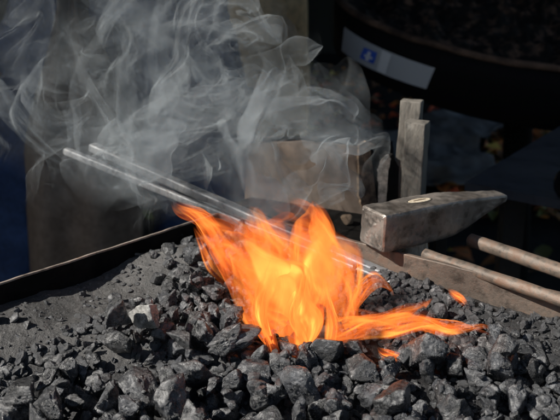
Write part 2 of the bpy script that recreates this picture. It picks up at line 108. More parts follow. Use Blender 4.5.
"0.861,0.043,-0.268,7.1,6.1,7.6;1,129,574,-10,0.283,0.092,-0.588,0.752,5,5.1,4.5;0,-3,453,-16.4,0.769,0.566,0.298,0.019,6.5,5.9,7;10,-65.3,616.1,8.4,0.566,0.309,0.354,0.677,7.7,6.7,8.3;0,-13.9,661.5,7.1,0.39,0.115,0.867,0.289,7.1,7.6,7.5;0,199.4,559.5,-9.7,0.042,-0.393,0.506,-0.767,5.2,5.1,4.5;13,34,698,1,0.051,0.852,-0.161,0.495,5.7,5.6,5;13,-161.3,446.4,-20,0.637,-0.279,-0.662,-0.281,13.7,12.3,14.7;13,-58.6,599.3,6.2,0.32,-0.408,-0.161,-0.84,6.7,6.6,6.6;1,171.8,481.8,-28.3,0.599,0.246,0.603,-0.466,7.1,7.5,6.5;1,-13.2,640.8,5.7,0.046,0.124,0.543,0.829,7.4,6.7,6.4;3,14.4,487.2,-26.2,0.367,0.562,-0.518,0.531,8.3,8.4,8.5;6,-1,704.6,6.8,0.109,-0.926,0.04,0.358,5.7,5.3,5.8;10,-134.9,550.3,-2.6,0.434,-0.502,0.475,0.578,4.9,5.2,4.3;5,14.3,728.2,2.5,0.144,-0.537,0.258,0.79,8.8,9.1,8.5;7,-136.5,555.7,-0.9,0.476,0.113,-0.81,-0.323,6.3,6.2,6.6;4,-165.9,475.7,-28,0.657,-0.412,0.212,0.595,10.6,9.3,10;10,-102.1,558.6,3.2,0.144,0.59,-0.078,0.791,6,6,5.6;4,-58.4,618.8,5,0.719,0.045,0.693,-0.011,6.3,5.5,6.1;13,39.1,679.5,1.7,0.599,0.374,-0.611,0.358,6.2,5.3,6.2;9,-33.9,670.9,10.6,0.514,0.548,-0.575,0.325,6.5,6.5,6.9;9,18.8,591,7.2,0.256,-0.04,-0.331,-0.907,6.8,7.4,6.1;2,80.4,633.5,-2.8,0.166,0.454,0.803,0.35,4.8,5,5.3;9,-52.7,652.6,14.1,0.436,0.693,0.515,-0.254,5.9,5.6,5.9;9,80.7,577.5,-5.4,0.75,0.657,0.01,-0.074,4.8,4.6,5;12,85.6,658.6,-4.4,0.534,-0.417,0.699,-0.229,5.4,5.4,5.4;3,-32.3,624.5,9,0.06,0.735,0.179,-0.651,7.1,6.9,6.5;13,110,613,-5.5,0.543,0.436,-0.671,0.254,6.1,5.5,5.8;0,-121.8,488,-30.7,0.551,0.241,0.738,-0.307,8.3,8.8,8.3;12,-22.4,604.1,7.5,0.412,0.36,-0.597,-0.587,5.6,5.8,5.1;6,-19.1,626.7,8.9,0.602,0.616,-0.331,0.386,7,6,6.4;12,120,622.6,-8.4,0.151,-0.004,0.003,0.988,6.9,7.4,7.2;6,-44,441.2,-11.9,0.285,-0.535,0.72,0.339,10.3,10.8,9.3;4,-22.2,562.4,11.5,0.243,-0.188,-0.912,-0.271,6.4,6,5.7;3,111.4,629.8,-4.9,0.041,-0.783,-0.245,-0.57,7.2,7.6,6.8;6,-157.6,571.6,2.8,0.58,0.334,-0.705,0.234,4.2,3.6,3.9;11,79,669.5,-5,0.591,0.277,-0.684,0.327,4.9,5.4,4.8;5,55.6,676.8,-1.7,0.406,0.129,-0.417,0.803,4.8,4.6,5;5,133.2,619.4,-8.8,0.35,0.136,-0.77,-0.516,4.2,4.3,4.1;3,193,500.7,-22.9,0.436,0.64,0.496,-0.393,9.2,8.1,9.3;4,33.2,635,3,0.136,-0.316,-0.561,-0.753,5.3,5.5,5.7;2,-44,653.7,15.1,0.7,-0.183,0.632,0.277,4.3,4.7,4.1;4,88,520.6,-17.8,0.382,0.512,-0.706,-0.307,7.1,6.1,6.8;2,-4,578.1,8.4,0.112,0.682,-0.504,-0.518,5.8,6.1,5.1;1,-186.2,575.8,4,0.598,0.06,0.547,0.583,4.4,4.1,4.2;10,-15.7,592.8,8.4,0.304,-0.426,0.657,0.542,8,7.4,8.7;7,92,605.5,-7.8,0.228,-0.154,-0.758,0.591,4.8,4.2,5;13,36.2,581.6,2.1,0.251,-0.658,-0.242,-0.668,4.3,4,4.6;13,20.8,684,3.4,0.292,0.261,-0.879,-0.27,6.6,6.5,6.3;6,62.8,634.6,-0.1,0.547,0.404,0.531,-0.507,4.8,4.9,4.8;8,-199,516.9,-20.2,0.588,-0.474,0.336,0.563,7.8,7,8.1;9,156.1,587.7,-8.9,0.599,-0.067,0.79,-0.108,6.6,5.8,6.1;4,-59.9,645,8.1,0.494,0.5,0.667,0.247,9.6,9.3,10.1;11,-183.4,476,-29.8,0.752,0.313,0.566,-0.127,7.2,7,6.2;3,-150.8,549.1,-5.1,0.772,0.43,0.048,0.466,5.3,4.9,5.5;3,124.8,607.5,-6.8,0.049,-0.835,0.051,0.546,6.2,6.7,5.7;2,-21.1,697.1,16.8,0.884,-0.305,-0.319,-0.15,4.4,4.3,4.6;6,41.1,491.8,-27,0.287,0.874,-0.092,-0.381,8,8.3,7.4;9,103.4,576.1,-7,0.364,-0.763,0.348,0.406,7.6,8.2,6.9;12,99.2,617.2,-5.8,0.377,-0.521,-0.54,-0.543,4.1,4.4,4.2;8,122.7,557.1,-9.7,0.263,0.711,-0.377,0.533,6.6,6.5,5.8;12,28.1,661.8,0.5,0.092,-0.574,-0.812,0.063,5.9,5.9,6.3;9,107.1,639.9,-7.6,0.673,-0.326,0.33,-0.576,5.5,5.3,5.5;4,-152.9,619.9,-0.5,0.598,-0.764,0.058,-0.236,4,4,4.3;1,184,469.6,-23.3,0.384,0.46,0.65,-0.467,14.5,15.4,13.3;2,-53.8,687.6,22.5,0.081,-0.117,0.849,-0.508,5,5.3,4.5;8,30,708.6,1.5,0.519,-0.426,0.44,0.596,6.1,5.4,6;0,-141,535.2,-9,0.761,-0.217,-0.439,-0.425,6.4,6.2,5.9;3,3.5,693.5,5.1,0.253,-0.127,0.476,0.832,10.2,10.2,11.1;13,-40.5,621.3,5.1,0.464,-0.17,-0.862,0.115,5.6,6,5.1;3,-32.3,693.7,17.5,0.469,-0.457,-0.538,-0.531,10,10.9,8.8;12,-192.1,507.4,-25.7,0.463,-0.575,0.425,0.523,7.5,7.2,6.7;13,81.6,444.8,-17,0.268,0.522,0.798,0.139,8.7,9.4,9.2;5,-66.8,507.8,-17.9,0.375,0.904,-0.076,0.189,9.6,9.6,8."
"6;9,-100.6,568.8,3.1,0.456,0.581,-0.398,0.545,4.9,5.4,5;6,-120.3,564.8,4,0.417,0.256,0.762,-0.424,5.2,5.6,5.1;0,-143.4,471.3,-25.3,0.378,0.596,0.437,0.557,11.1,11.4,11;12,-142.9,577.3,2.5,0.544,-0.234,0.644,0.483,4.2,3.8,3.9;8,160.6,569,3.1,0.297,0.009,-0.776,-0.557,6.3,5.6,5.3;12,138.4,568.9,-11,0.031,0.241,0.354,-0.903,5.3,5.3,4.5;4,49.1,643,0.1,0.781,-0.527,-0.2,-0.269,4.4,4.6,3.9;12,29,593.7,2.1,0.118,-0.072,0.375,0.916,4.7,5,4.5;5,101.4,648.3,-4.6,0.277,-0.341,0.056,-0.897,5.5,4.7,5.8;13,-10.6,680.7,5.9,0.664,0.5,0.527,0.18,8.1,8.1,7.7;2,32.1,617.5,4.6,0.438,-0.027,0.88,0.182,5.6,5.9,4.8;10,10.9,609.4,5.2,0.417,-0.305,0.014,-0.856,7.3,6.7,7;0,-108.9,566.5,3,0.913,-0.169,-0.337,-0.157,4.1,4.3,3.7;7,-7.6,428.5,-3.7,0.489,0.047,-0.853,-0.178,13.7,12.9,11.6;7,-106.1,557.5,0.4,0.371,-0.623,-0.618,-0.302,5,5,5.5;4,-50.5,689.5,16.3,0.329,0.677,0.526,0.396,4.8,4.4,5;12,50.4,628.9,0.7,0.293,-0.156,-0.876,0.35,6.6,5.9,6.3;4,3,587.3,9.1,0.461,-0.14,0.857,0.182,6.3,6.7,6;13,57.6,658.2,-2,0.428,-0.66,-0.186,0.589,4.2,4,4.4;6,-86.6,587,3.9,0.768,-0.041,-0.564,-0.301,5.4,4.8,4.6;5,214.9,560,-6.3,0.52,-0.435,0.613,0.407,8.9,9.2,9.7;13,144.8,621.2,-8.7,0.202,-0.567,0.193,-0.775,6.7,6.4,6.9;4,-21.3,718.1,12.6,0.844,-0.124,-0.313,-0.417,6.3,6.8,6.2;12,-35.6,591.9,8.3,0.626,-0.715,-0.036,-0.309,7.6,7.9,8.3;7,-47.6,732.6,18.4,0.603,-0.576,-0.552,-0.016,6.9,6.1,7.3;6,-151.7,633.1,-2.2,0.187,0.569,-0.801,-0.013,4.3,4.4,4;11,-40.8,608.1,6.4,0.68,0.272,0.642,-0.227,6.4,5.8,5.8;13,52,692,-2.1,0.751,-0.539,0.264,-0.277,4.3,4.1,4.8;5,-181.2,514.7,-16.5,0.912,-0.139,-0.104,0.372,7.5,7.5,6.8;10,24.5,674.9,0.9,0.267,-0.29,-0.725,0.564,6.2,5.9,5.6;13,-172.4,589.3,3.1,0.092,0.547,0.099,0.826,2.9,2.8,3;10,-48.2,502.3,-26.1,0.366,0.638,-0.534,-0.416,5.7,5.4,5.6;8,-24.6,650.9,6.4,0.598,-0.359,0.431,0.573,6.3,6.7,6.2;12,-124.7,557.4,-0.8,0.666,0.456,0.304,-0.506,4.4,4,4.2;13,201.6,568.9,-10.5,0.707,-0.262,-0.655,0.055,4.2,3.7,4.1;13,-149.1,529.5,-16.4,0.853,-0.424,-0.295,-0.072,5.5,4.7,5.4;12,96.4,552.4,-11.5,0.875,0.46,-0.129,0.081,6,6.6,6.2;12,-162.8,553.7,-2.4,0.363,-0.709,-0.081,0.599,3.7,3.2,3.7;8,-48.8,655.7,6.7,0.097,0.773,0.609,0.15,5.3,4.8,4.6;7,-149.3,494.9,-26.9,0.369,0.597,0.283,-0.654,11.4,10.1,10.2;6,43.1,619.4,2.2,0.794,-0.029,-0.546,-0.265,4.4,4.6,4.2;2,-35.5,633.7,5.1,0.323,-0.785,0.245,0.468,6.2,6.2,6.8;13,105.2,479.8,-29.1,0.957,-0.14,0.162,0.197,5.4,5.2,5.9;5,-62,764.4,7.2,0.271,-0.336,-0.087,0.898,6.5,7.2,5.7;10,-25.7,629.8,3.2,0.004,-0.695,0.705,0.141,6.5,6.8,7;9,196,509.9,-19,0.365,-0.611,-0.591,-0.38,6.8,6.5,7.1;9,77.2,466.1,-29,0.656,-0.202,0.708,0.166,9.6,8.8,9.2;10,-161.9,512.8,-25.2,0.127,-0.009,-0.782,0.609,8.1,8.1,8.1;6,9.5,571.9,4.3,0.037,-0.476,-0.879,-0.024,5.1,4.5,5.1;7,60.7,647.3,-0.5,0.176,0.778,0.593,0.106,7.1,6.5,7.5;8,145.4,574.1,-10.6,0.162,0.54,0.385,-0.731,4.9,4.4,4.2;8,17.9,457.2,-26.4,0.059,-0.737,-0.271,0.617,15,13.8,16.5;9,-92.5,607,2.5,0.201,-0.615,-0.597,0.475,4.6,4,4.6;6,37.5,558.1,-0.7,0.419,-0.228,0.826,-0.301,5.4,5,5;7,130.9,606.5,-9.6,0.471,-0.289,0.699,0.454,4.1,4,4.3;6,36.3,645.4,1.5,0.19,0.947,0.245,-0.088,5.9,5.3,5.6;6,-175.9,543.1,-7.3,0.106,0.769,-0.002,0.63,3.2,2.9,2.8;11,-126.9,575.5,4.3,0.535,-0.423,-0.525,0.509,5.5,5.8,5.2;5,9.4,706.7,3.6,0.682,-0.216,-0.686,-0.131,6.7,6.2,6.6;13,-184.8,551.6,-5,0.375,0.866,-0.08,0.322,2.5,2.2,2.2;11,29.5,563.2,-0.8,0.512,0.531,0.247,0.628,4.5,4.7,4.8;4,-72.5,574.5,2.1,0.113,-0.742,0.335,-0.57,4,4,3.7;7,81.7,592.5,-5.5,0.365,0.355,-0.755,0.414,4.3,4,3.8;7,-5,733.5,5.9,0.193,-0.676,-0.163,-0.692,9.1,7.7,9.7;10,-189.9,564.3,0.1,0.494,0.301,-0.678,0.452,3.2,3.1,3.4;4,-163.1,560.1,-0.7,0.001,-0.73,-0.057,-0.681,3,2.9,3.1;12,-18,567.7,5.2,0.825,0.003,0.126,0.551,7,7.3,6.6;4,61.9,667.4,-3.7,0.827,0.024,-0.337,-0.449,4.3,4.3,4.2;9,180.4,579.4,-9.9,0.192,0.424,-0.771,0.434,4.7,4.2,5;6,-67.5,636,4,0.288,-0.705,0.129,0.635,5.6,5.8,5.4;9,-22.9,618.1,5,0.249,-0.527,0.732,0.353,4.5,4.8,4.8;10,-76.5,597.7,4.5,0.048,0.8,0.595,0.059,5.2,4.5,4.8;2,18.1,673,2.6,0.634,-0.167,0.706,"
"-0.267,6.5,6.3,6.3;9,-40.4,656.3,7.8,0.24,-0.165,-0.802,0.522,7.1,6.2,6.6;7,-42.1,587.3,10.1,0.07,0.577,-0.74,0.34,7.1,6.1,6.9;0,-62,606.9,3.1,0.14,-0.737,0.249,-0.613,4.1,4.4,4.4;5,-213.1,577.9,2.5,0.83,0.114,-0.545,-0.026,2.3,2.2,2.2;8,-206.9,565.7,0.2,0.32,0.129,0.893,0.288,2.2,2.2,2;3,89.1,621.7,-4.1,0.706,0.201,-0.674,-0.089,4.3,3.9,4.2;11,-53.1,609.8,3.8,0.668,-0.221,-0.574,-0.419,4.4,4.5,4.1;2,-7.6,693.3,4.5,0.507,0.649,-0.565,-0.055,6.5,5.6,5.8;1,-44.4,614.5,3.5,0.699,0.073,-0.697,0.145,4.4,4.7,4.4;11,27.8,695.9,-1.2,0.544,-0.401,0.208,-0.707,4.2,4.1,4;7,-117.9,571.6,4.2,0.056,0.669,0.02,-0.741,4.2,4.3,3.7;7,-94.3,569.8,4.5,0.573,-0.416,0.563,0.426,5.9,5.2,5.5;12,158.6,600.3,-11,0.065,-0.629,-0.004,-0.775,5.3,4.9,4.6;13,-138.8,628.8,-2.5,0.084,-0.489,-0.218,0.841,2.3,2.2,2.5;9,-175.8,619.6,1.4,0.574,-0.425,-0.305,0.63,2.8,2.9,2.6;6,137,457.1,-26.1,0.171,0.265,0.862,0.397,11.6,11.2,10;10,-80.8,520,-16.8,0.67,0.105,0.106,0.727,8.7,8.3,9.1;11,-86.7,575,2.6,0.215,-0.232,0.497,-0.808,6.7,6.1,6.1;7,-11.8,625.2,6.2,0.262,0.089,0.856,-0.437,5.1,5,4.9;7,-84.9,636.6,1.8,0.357,-0.82,-0.396,0.208,6.8,6.3,6.3;13,16.4,659,2.1,0.718,0.463,0.073,-0.514,6.5,6.1,6.8;4,-9.4,581.5,6.6,0.296,-0.129,0.881,-0.347,4.3,3.8,4.2;13,7.4,672.5,5.4,0.646,-0.169,0.713,0.212,7.2,7.3,6.4;2,-138.6,641.5,-3.6,0.586,-0.435,-0.502,-0.464,2.2,2.3,1.9;6,-92.9,593,4.3,0.748,0.065,0.629,0.202,5.4,4.9,5.8;1,81.1,643.2,-4.1,0.183,-0.638,-0.218,-0.715,4.4,3.8,4.2;10,32.3,721.4,-3.4,0.142,0.973,0.147,-0.105,7.2,7.8,7;6,121.6,473.7,-27.1,0.26,0.68,0.122,0.675,7.2,6.5,7.3;11,-6.3,634.1,4.4,0.126,0.818,-0.507,0.239,5.3,5.2,5.6;4,-5.9,467.4,-27.2,0.596,0.388,0.584,-0.391,8.4,7.7,7.5;0,-30.7,653.9,4.9,0.025,0.221,-0.762,-0.608,4.5,4.3,4.3;2,-137.7,651,-3.7,0.594,0.215,-0.437,-0.64,2.4,2.4,2.3;3,-178.8,563.6,-1.1,0.165,0.346,-0.615,-0.689,2.3,2.4,2.2;3,-117.7,686.7,10.6,0.713,0.119,-0.542,-0.43,4,3.4,4.2;13,81.2,485.1,-27.9,0.528,0.435,0.493,-0.538,8,8.7,7;13,129.6,449.6,-17.6,0.195,-0.002,-0.714,-0.672,8.3,8,7.2;9,-47.5,606.6,2.7,0.148,-0.383,-0.255,-0.875,4,3.9,4.1;3,-115.3,577.3,3.6,0.352,0.224,-0.737,-0.532,4.4,3.8,4.5;1,-42.6,764.7,5.3,0.007,0.498,-0.167,0.851,10.3,9.9,8.8;7,80,567.3,-9.7,0.828,0.426,0.304,0.198,4.5,4.1,4.6;10,2.5,646,6.6,0.638,-0.367,0.49,0.467,7.4,6.9,6.8;1,-43.3,593.1,4.1,0.223,-0.689,0.378,0.578,4.1,3.6,4.1;4,17.9,564.2,7.1,0.673,-0.01,-0.733,0.1,9.4,8.7,8.1;1,-123.3,450.3,-23.6,0.241,-0.532,-0.653,-0.482,10.7,11.3,10.9;13,-58.5,632.5,8.8,0.747,-0.168,0.173,0.619,5.5,4.7,4.8;5,-72.2,628.6,2.4,0.544,-0.702,-0.45,-0.095,4.4,4.1,4;12,-133.4,519.9,-19.9,0.671,0.081,0.737,-0.03,6,5.6,6.3;13,-113.4,583.6,5.3,0.226,-0.153,0.95,0.151,5.5,4.9,4.8;10,157.9,547.7,-8.1,0.457,-0.654,0.394,0.456,8.4,7.6,9.1;8,-73.7,642.3,3.3,0.291,-0.65,0.28,0.644,4.4,4,4.4;10,-11,650.4,4.2,0.246,0.284,0.788,0.487,6.7,6.5,6.6;9,-29.3,723.2,6.1,0.002,0.632,0.662,-0.403,7.4,6.6,6.8;1,-34.4,600.2,4.9,0.055,-0.797,0.425,0.426,5.7,6,5.9;13,-8.4,702.1,4.5,0.773,-0.453,0.413,-0.164,4.3,4.1,3.7;8,-55.4,627.4,3.3,0.651,0.318,0.593,-0.353,5.1,5.4,5.1;8,116.6,603,-6.5,0.448,0.073,0.715,0.531,6.1,5.5,6.1;0,1.1,725.9,1.1,0.552,-0.453,0.477,0.513,5.8,5,5.9;3,-35.8,702.7,15.3,0.418,0.244,-0.754,0.445,9.2,9,8.1;2,171.2,589.1,-9.9,0.647,0.425,0.629,0.066,5.2,4.6,4.9;3,-25.2,611.4,6.4,0.555,0.268,0.479,0.625,4.2,3.9,4;12,51.7,564.7,-4.9,0.404,0.154,0.609,-0.665,4.1,3.5,4.1;10,125.4,567.7,-10.2,0.475,-0.696,0.164,-0.513,4.8,4.8,4.9;6,47.4,474.3,-29.9,0.824,0.314,-0.321,0.345,8.5,7.8,7.4;0,182,572.7,-11.2,0.066,0.19,0.962,-0.183,4.6,4.2,4.3;12,-78.8,603.4,2,0.354,-0.211,0.911,-0.017,4.8,5,4.9;12,-14.8,720.2,4,0.178,-0.578,-0.369,0.706,6.2,6.5,6.2;3,-19.7,729.6,2.7,0.211,0.954,-0.2,-0.077,8.2,7.4,8.3;12,-95.9,650.4,1.3,0.659,-0.095,-0.711,-0.226,2.3,2.4,2.3;11,-18.2,460.1,-28.1,0.05,0.571,-0.289,0.767,9.4,10.3,10.1;10,-63.2,675.9,15.6,0.572,-0.584,0.381,0.431,4,3.7,3.9;11,-102.3,577.6,5.7,0.49,-0.592,0.479,0.424,6,6.3,5.9;9,-26.7,583.6,5.3,0.584,0.568,0.496,-0.3,4.1,3.5,4.4;3,-49.4,479,-31.5,0."
"196,-0.909,-0.005,-0.369,8.8,8,9.3;7,9.6,685.1,5.3,0.195,-0.605,-0.131,-0.761,5.9,6.4,6.3;10,-0.8,715.3,3.1,0.377,0.525,0.273,-0.713,6,6.2,5.9;12,40.1,695.2,-2.1,0.216,0.817,-0.329,-0.421,4.1,4.4,4.1;0,-46.7,638.8,2.8,0.583,0.452,-0.341,0.582,4.7,4.3,4.7;3,155.7,574.2,-7.2,0.545,0.613,-0.512,0.256,8.2,7.1,7;11,51.8,485,-31.6,0.78,-0.042,0.437,0.446,5.4,5,5"
)
sc = bpy.context.scene
COL = sc.collection
R = math.radians

# ------------------------------------------------------------------ helpers
def tag(o, label=None, cat=None, group=None, kind=None):
    if label: o['label'] = label
    if cat: o['category'] = cat
    if group: o['group'] = group
    if kind: o['kind'] = kind
    return o
def link(o, parent=None):
    COL.objects.link(o)
    if parent is not None: o.parent = parent
    return o
def empty(name, loc=(0, 0, 0), rot=(0, 0, 0)):
    o = bpy.data.objects.new(name, None); o.location = loc; o.rotation_euler = rot; o.empty_display_size = .02
    return link(o)
def mesh_np(name, V, F, mat, parent=None, smooth=True):
    """V (n,3) array, F (m,k) array of equal sized faces, or list"""
    me = bpy.data.meshes.new(name)
    if isinstance(F, np.ndarray):
        m, k = F.shape
        me.vertices.add(len(V)); me.vertices.foreach_set('co', np.asarray(V, np.float32).ravel())
        me.loops.add(m*k); me.loops.foreach_set('vertex_index', F.astype(np.int32).ravel())
        me.polygons.add(m); me.polygons.foreach_set('loop_start', (np.arange(m)*k).astype(np.int32))
        me.update(calc_edges=True)
    else:
        me.from_pydata([tuple(v) for v in V], [], F)
    me.polygons.foreach_set('use_smooth', [smooth]*len(me.polygons))
    me.materials.append(mat); me.update()
    o = bpy.data.objects.new(name, me)
    return link(o, parent)
def bm_obj(name, bm, mat, parent=None, smooth=False):
    me = bpy.data.meshes.new(name); bmesh.ops.recalc_face_normals(bm, faces=bm.faces); bm.to_mesh(me); bm.free()
    for p in me.polygons: p.use_smooth = smooth
    me.materials.append(mat)
    o = bpy.data.objects.new(name, me)
    return link(o, parent)
def bevel(bm, w, seg=2):
    bmesh.ops.bevel(bm, geom=[e for e in bm.edges if len(e.link_faces) == 2 and e.calc_face_angle(0) > .5], offset=w, segments=seg, affect='EDGES', profile=.6)
def box_bm(sx, sy, sz, M=None, bev=0, bm=None):
    b = bmesh.new(); bmesh.ops.create_cube(b, size=1)
    for v in b.verts: v.co = Vector((v.co.x*sx, v.co.y*sy, v.co.z*sz))
    if bev: bevel(b, bev)
    if M is not None: b.transform(M)
    if bm is None: return b
    t = bpy.data.meshes.new('t'); b.to_mesh(t); b.free(); bm.from_mesh(t); bpy.data.meshes.remove(t)
    return bm
def frame(origin, ax, az=Vector((0, 0, 1))):
    """matrix with x along ax and z as near az as possible"""
    x = Vector(ax).normalized(); y = Vector(az).cross(x).normalized(); z = x.cross(y)
    M = Matrix((x, y, z)).transposed().to_4x4(); M.translation = origin
    return M
def bar_between(a, b, w, h, bev=.001):
    a = Vector(a); b = Vector(b)
    return box_bm((b-a).length, w, h, frame((a+b)/2, b-a), bev)
def rod_bm(a, b, r, seg=28, rough=.0, rings=60, seed=0, cham=.0012):
    a = Vector(a); b = Vector(b); L = (b-a).length; M = frame(a, b-a)
    prof = [(0, 0), (0, r-cham), (cham, r)]+[(L*k/rings, r) for k in range(1, rings)]+[(L-cham, r), (L, r-cham), (L, 0)]
    bm = bmesh.new(); ringsv = []
    for t, q in prof:
        if q == 0: ringsv.append([bm.verts.new(M @ Vector((t, 0, 0)))]); continue
        rv = []
        for i in range(seg):
            an = 2*math.pi*i/seg
            n = 1+rough*float(fbm(np.array([[t*60+seed, math.cos(an)*2, math.sin(an)*2]]), 2, 3)[0])
            rv.append(bm.verts.new(M @ Vector((t, math.cos(an)*q*n, math.sin(an)*q*n))))
        ringsv.append(rv)
    for A, B in zip(ringsv, ringsv[1:]):
        for i in range(seg):
            j = (i+1) % seg
            if len(A) == 1: bm.faces.new((A[0], B[i], B[j]))
            elif len(B) == 1: bm.faces.new((A[i], A[j], B[0]))
            else: bm.faces.new((A[i], A[j], B[j], B[i]))
    return bm
def hull_np(rings):
    """rings: list of (n,3) arrays -> closed tube verts and faces"""
    n = len(rings[0]); V = np.concatenate(rings); F = []
    for k in range(len(rings)-1):
        for i in range(n):
            j = (i+1) % n
            F.append((k*n+i, k*n+j, (k+1)*n+j, (k+1)*n+i))
    F.append(tuple(range(n))[::-1]); F.append(tuple((len(rings)-1)*n+i for i in range(n)))
    return V, F
def grid_faces(nu, nv, wrap=False):
    i, j = np.meshgrid(np.arange(nu-1), np.arange(nv if wrap else nv-1), indexing='ij')
    i = i.ravel(); j = j.ravel(); j2 = (j+1) % nv
    return np.stack([i*nv+j, i*nv+j2, (i+1)*nv+j2, (i+1)*nv+j], 1)

# ------------------------------------------------------------------ materials
class NT:
    def __init__(s, name):
        s.m = bpy.data.materials.new(name); s.m.use_nodes = True; s.t = s.m.node_tree; s.n = s.t.nodes; s.n.clear()
        s.out = s.n.new('ShaderNodeOutputMaterial')
    def add(s, typ, **kw):
        n = s.n.new(typ)
        for k, v in kw.items():
            if k in n.inputs: n.inputs[k].default_value = v
            else: setattr(n, k, v)
        return n
    def lk(s, a, b): s.t.links.new(a, b)
    def coord(s, kind='Object', scale=(1, 1, 1)):
        c = s.add('ShaderNodeTexCoord'); mp = s.add('ShaderNodeMapping'); mp.inputs['Scale'].default_value = scale
        s.lk(c.outputs[kind], mp.inputs['Vector']); return mp.outputs[0]
    def noise(s, vec, scale, detail=5, rough=.6, dist=0.):
        n = s.add('ShaderNodeTexNoise'); n.inputs['Scale'].default_value = scale; n.inputs['Detail'].default_value = detail
        n.inputs['Roughness'].default_value = rough; n.inputs['Distortion'].default_value = dist
        s.lk(vec, n.inputs['Vector']); return n.outputs['Fac']
    def ramp(s, fac, stops):
        r = s.add('ShaderNodeValToRGB'); e = r.color_ramp.elements
        while len(e) < len(stops): e.new(.5)
        for q, (p, c) in zip(e, stops):
            q.position = p; q.color = (c, c, c, 1) if not hasattr(c, '__len__') else (*c, 1)
        s.lk(fac, r.inputs[0]); return r.outputs[0]
    def mix(s, fac, a, b, mode='MIX'):
        n = s.add('ShaderNodeMix', data_type='RGBA', blend_type=mode)
        for sock, v in ((n.inputs[0], fac), (n.inputs[6], a), (n.inputs[7], b)):
            if hasattr(v, 'is_linked') or hasattr(v, 'links'): s.lk(v, sock)
            elif hasattr(v, '__len__'): sock.default_value = (*v, 1)
            else: sock.default_value = v
        return n.outputs[2]
    def math(s, op, a, b=None, clamp=False):
        n = s.add('ShaderNodeMath', operation=op); n.use_clamp = clamp
        for sock, v in zip(n.inputs, (a, b)):
            if v is None: continue
            if hasattr(v, 'links'): s.lk(v, sock)
            else: sock.default_value = v
        return n.outputs[0]
    def bump(s, h, strength, dist, normal=None):
        b = s.add('ShaderNodeBump'); b.inputs['Strength'].default_value = strength; b.inputs['Distance'].default_value = dist
        s.lk(h, b.inputs['Height'])
        if normal is not None: s.lk(normal, b.inputs['Normal'])
        return b.outputs[0]
    def pbr(s, color, rough, metal=0., normal=None, spec=.5):
        p = s.add('ShaderNodeBsdfPrincipled')
        for nm, v in (('Base Color', color), ('Roughness', rough), ('Metallic', metal), ('Specular IOR Level', spec)):
            if hasattr(v, 'links'): s.lk(v, p.inputs[nm])
            elif hasattr(v, '__len__'): p.inputs[nm].default_value = (*v, 1)
            else: p.inputs[nm].default_value = v
        if normal is not None: s.lk(normal, p.inputs['Normal'])
        s.lk(p.outputs[0], s.out.inputs[0]); return s.m

def mat_coal(name='coal', pale=False):
    t = NT(name); v = t.coord('Object'); 
    rnd = t.add('ShaderNodeObjectInfo').outputs['Random']
    off = t.add('ShaderNodeVectorMath', operation='ADD'); sc_ = t.add('ShaderNodeVectorMath', operation='SCALE')
    cmb = t.add('ShaderNodeCombineXYZ'); 
    for i in range(3): t.lk(rnd, cmb.inputs[i])
    t.lk(cmb.outputs[0], sc_.inputs[0]); sc_.inputs['Scale'].default_value = 37.
    t.lk(v, off.inputs[0]); t.lk(sc_.outputs[0], off.inputs[1]); v = off.outputs[0]
    big = t.noise(v, 1.6, 4, .6); mid = t.noise(v, 5, 7, .7); fine = t.noise(v, 15, 6, .78)
    vor = t.add('ShaderNodeTexVoronoi', feature='DISTANCE_TO_EDGE'); vor.inputs['Scale'].default_value = 4.2
    t.lk(v, vor.inputs['Vector'])
    dust = t.ramp(t.math('ADD', t.math('MULTIPLY', big, .5), t.math('MULTIPLY', mid, .5)), [(.42, 0.), (.66, 1.)])
    grit = t.noise(v, 55, 3, .8)
    lo, hi = ((.20, .198, .19), (.62, .61, .58)) if pale else ((.0050, .0058, .0078), (.058, .063, .072))
    col = t.mix(dust, lo, hi)
    tint = t.ramp(rnd, [(0, .35), (.55, .95), (1, 1.9)])
    col = t.mix(1., col, tint, 'MULTIPLY')
    rust = t.ramp(t.noise(v, 3.3, 3, .5), [(.74, 0.), (.84, .25)])
    col = t.mix(rust, col, (.045, .042, .038) if not pale else (.3, .26, .2))
    rough = t.ramp(t.math('ADD', t.math('MULTIPLY', big, .5), t.math('MULTIPLY', fine, .5)), [(.36, .14), (.62, .42)])
    b1 = t.bump(mid, .7, .0026); b2 = t.bump(fine, .9, .0011, b1); b2 = t.bump(grit, .7, .00028, b2)
    cr = t.ramp(vor.outputs['Distance'], [(0, 0.), (.05, 1.)]); b3 = t.bump(cr, .35, .0006, b2)
    m_ = t.pbr(col, rough, 0., b3, 1.0)
    p_ = [n_ for n_ in t.n if n_.type == 'BSDF_PRINCIPLED'][0]
    # clean fracture faces shine like glass, dusty ones do not
    sh = t.ramp(t.math('ADD', t.math('MULTIPLY', t.noise(v, 2.3, 3, .55), .7), t.math('MULTIPLY', grit, .3)), [(.44, 0.), (.56, 1.)])
    t.lk(sh, p_.inputs['Coat Weight']); p_.inputs['Coat Roughness'].default_value = .24; p_.inputs['Coat IOR'].default_value = 1.75
    cb = t.bump(mid, .5, .0016); cb = t.bump(grit, .6, .00022, cb); t.lk(cb, p_.inputs['Coat Normal'])
    return m_
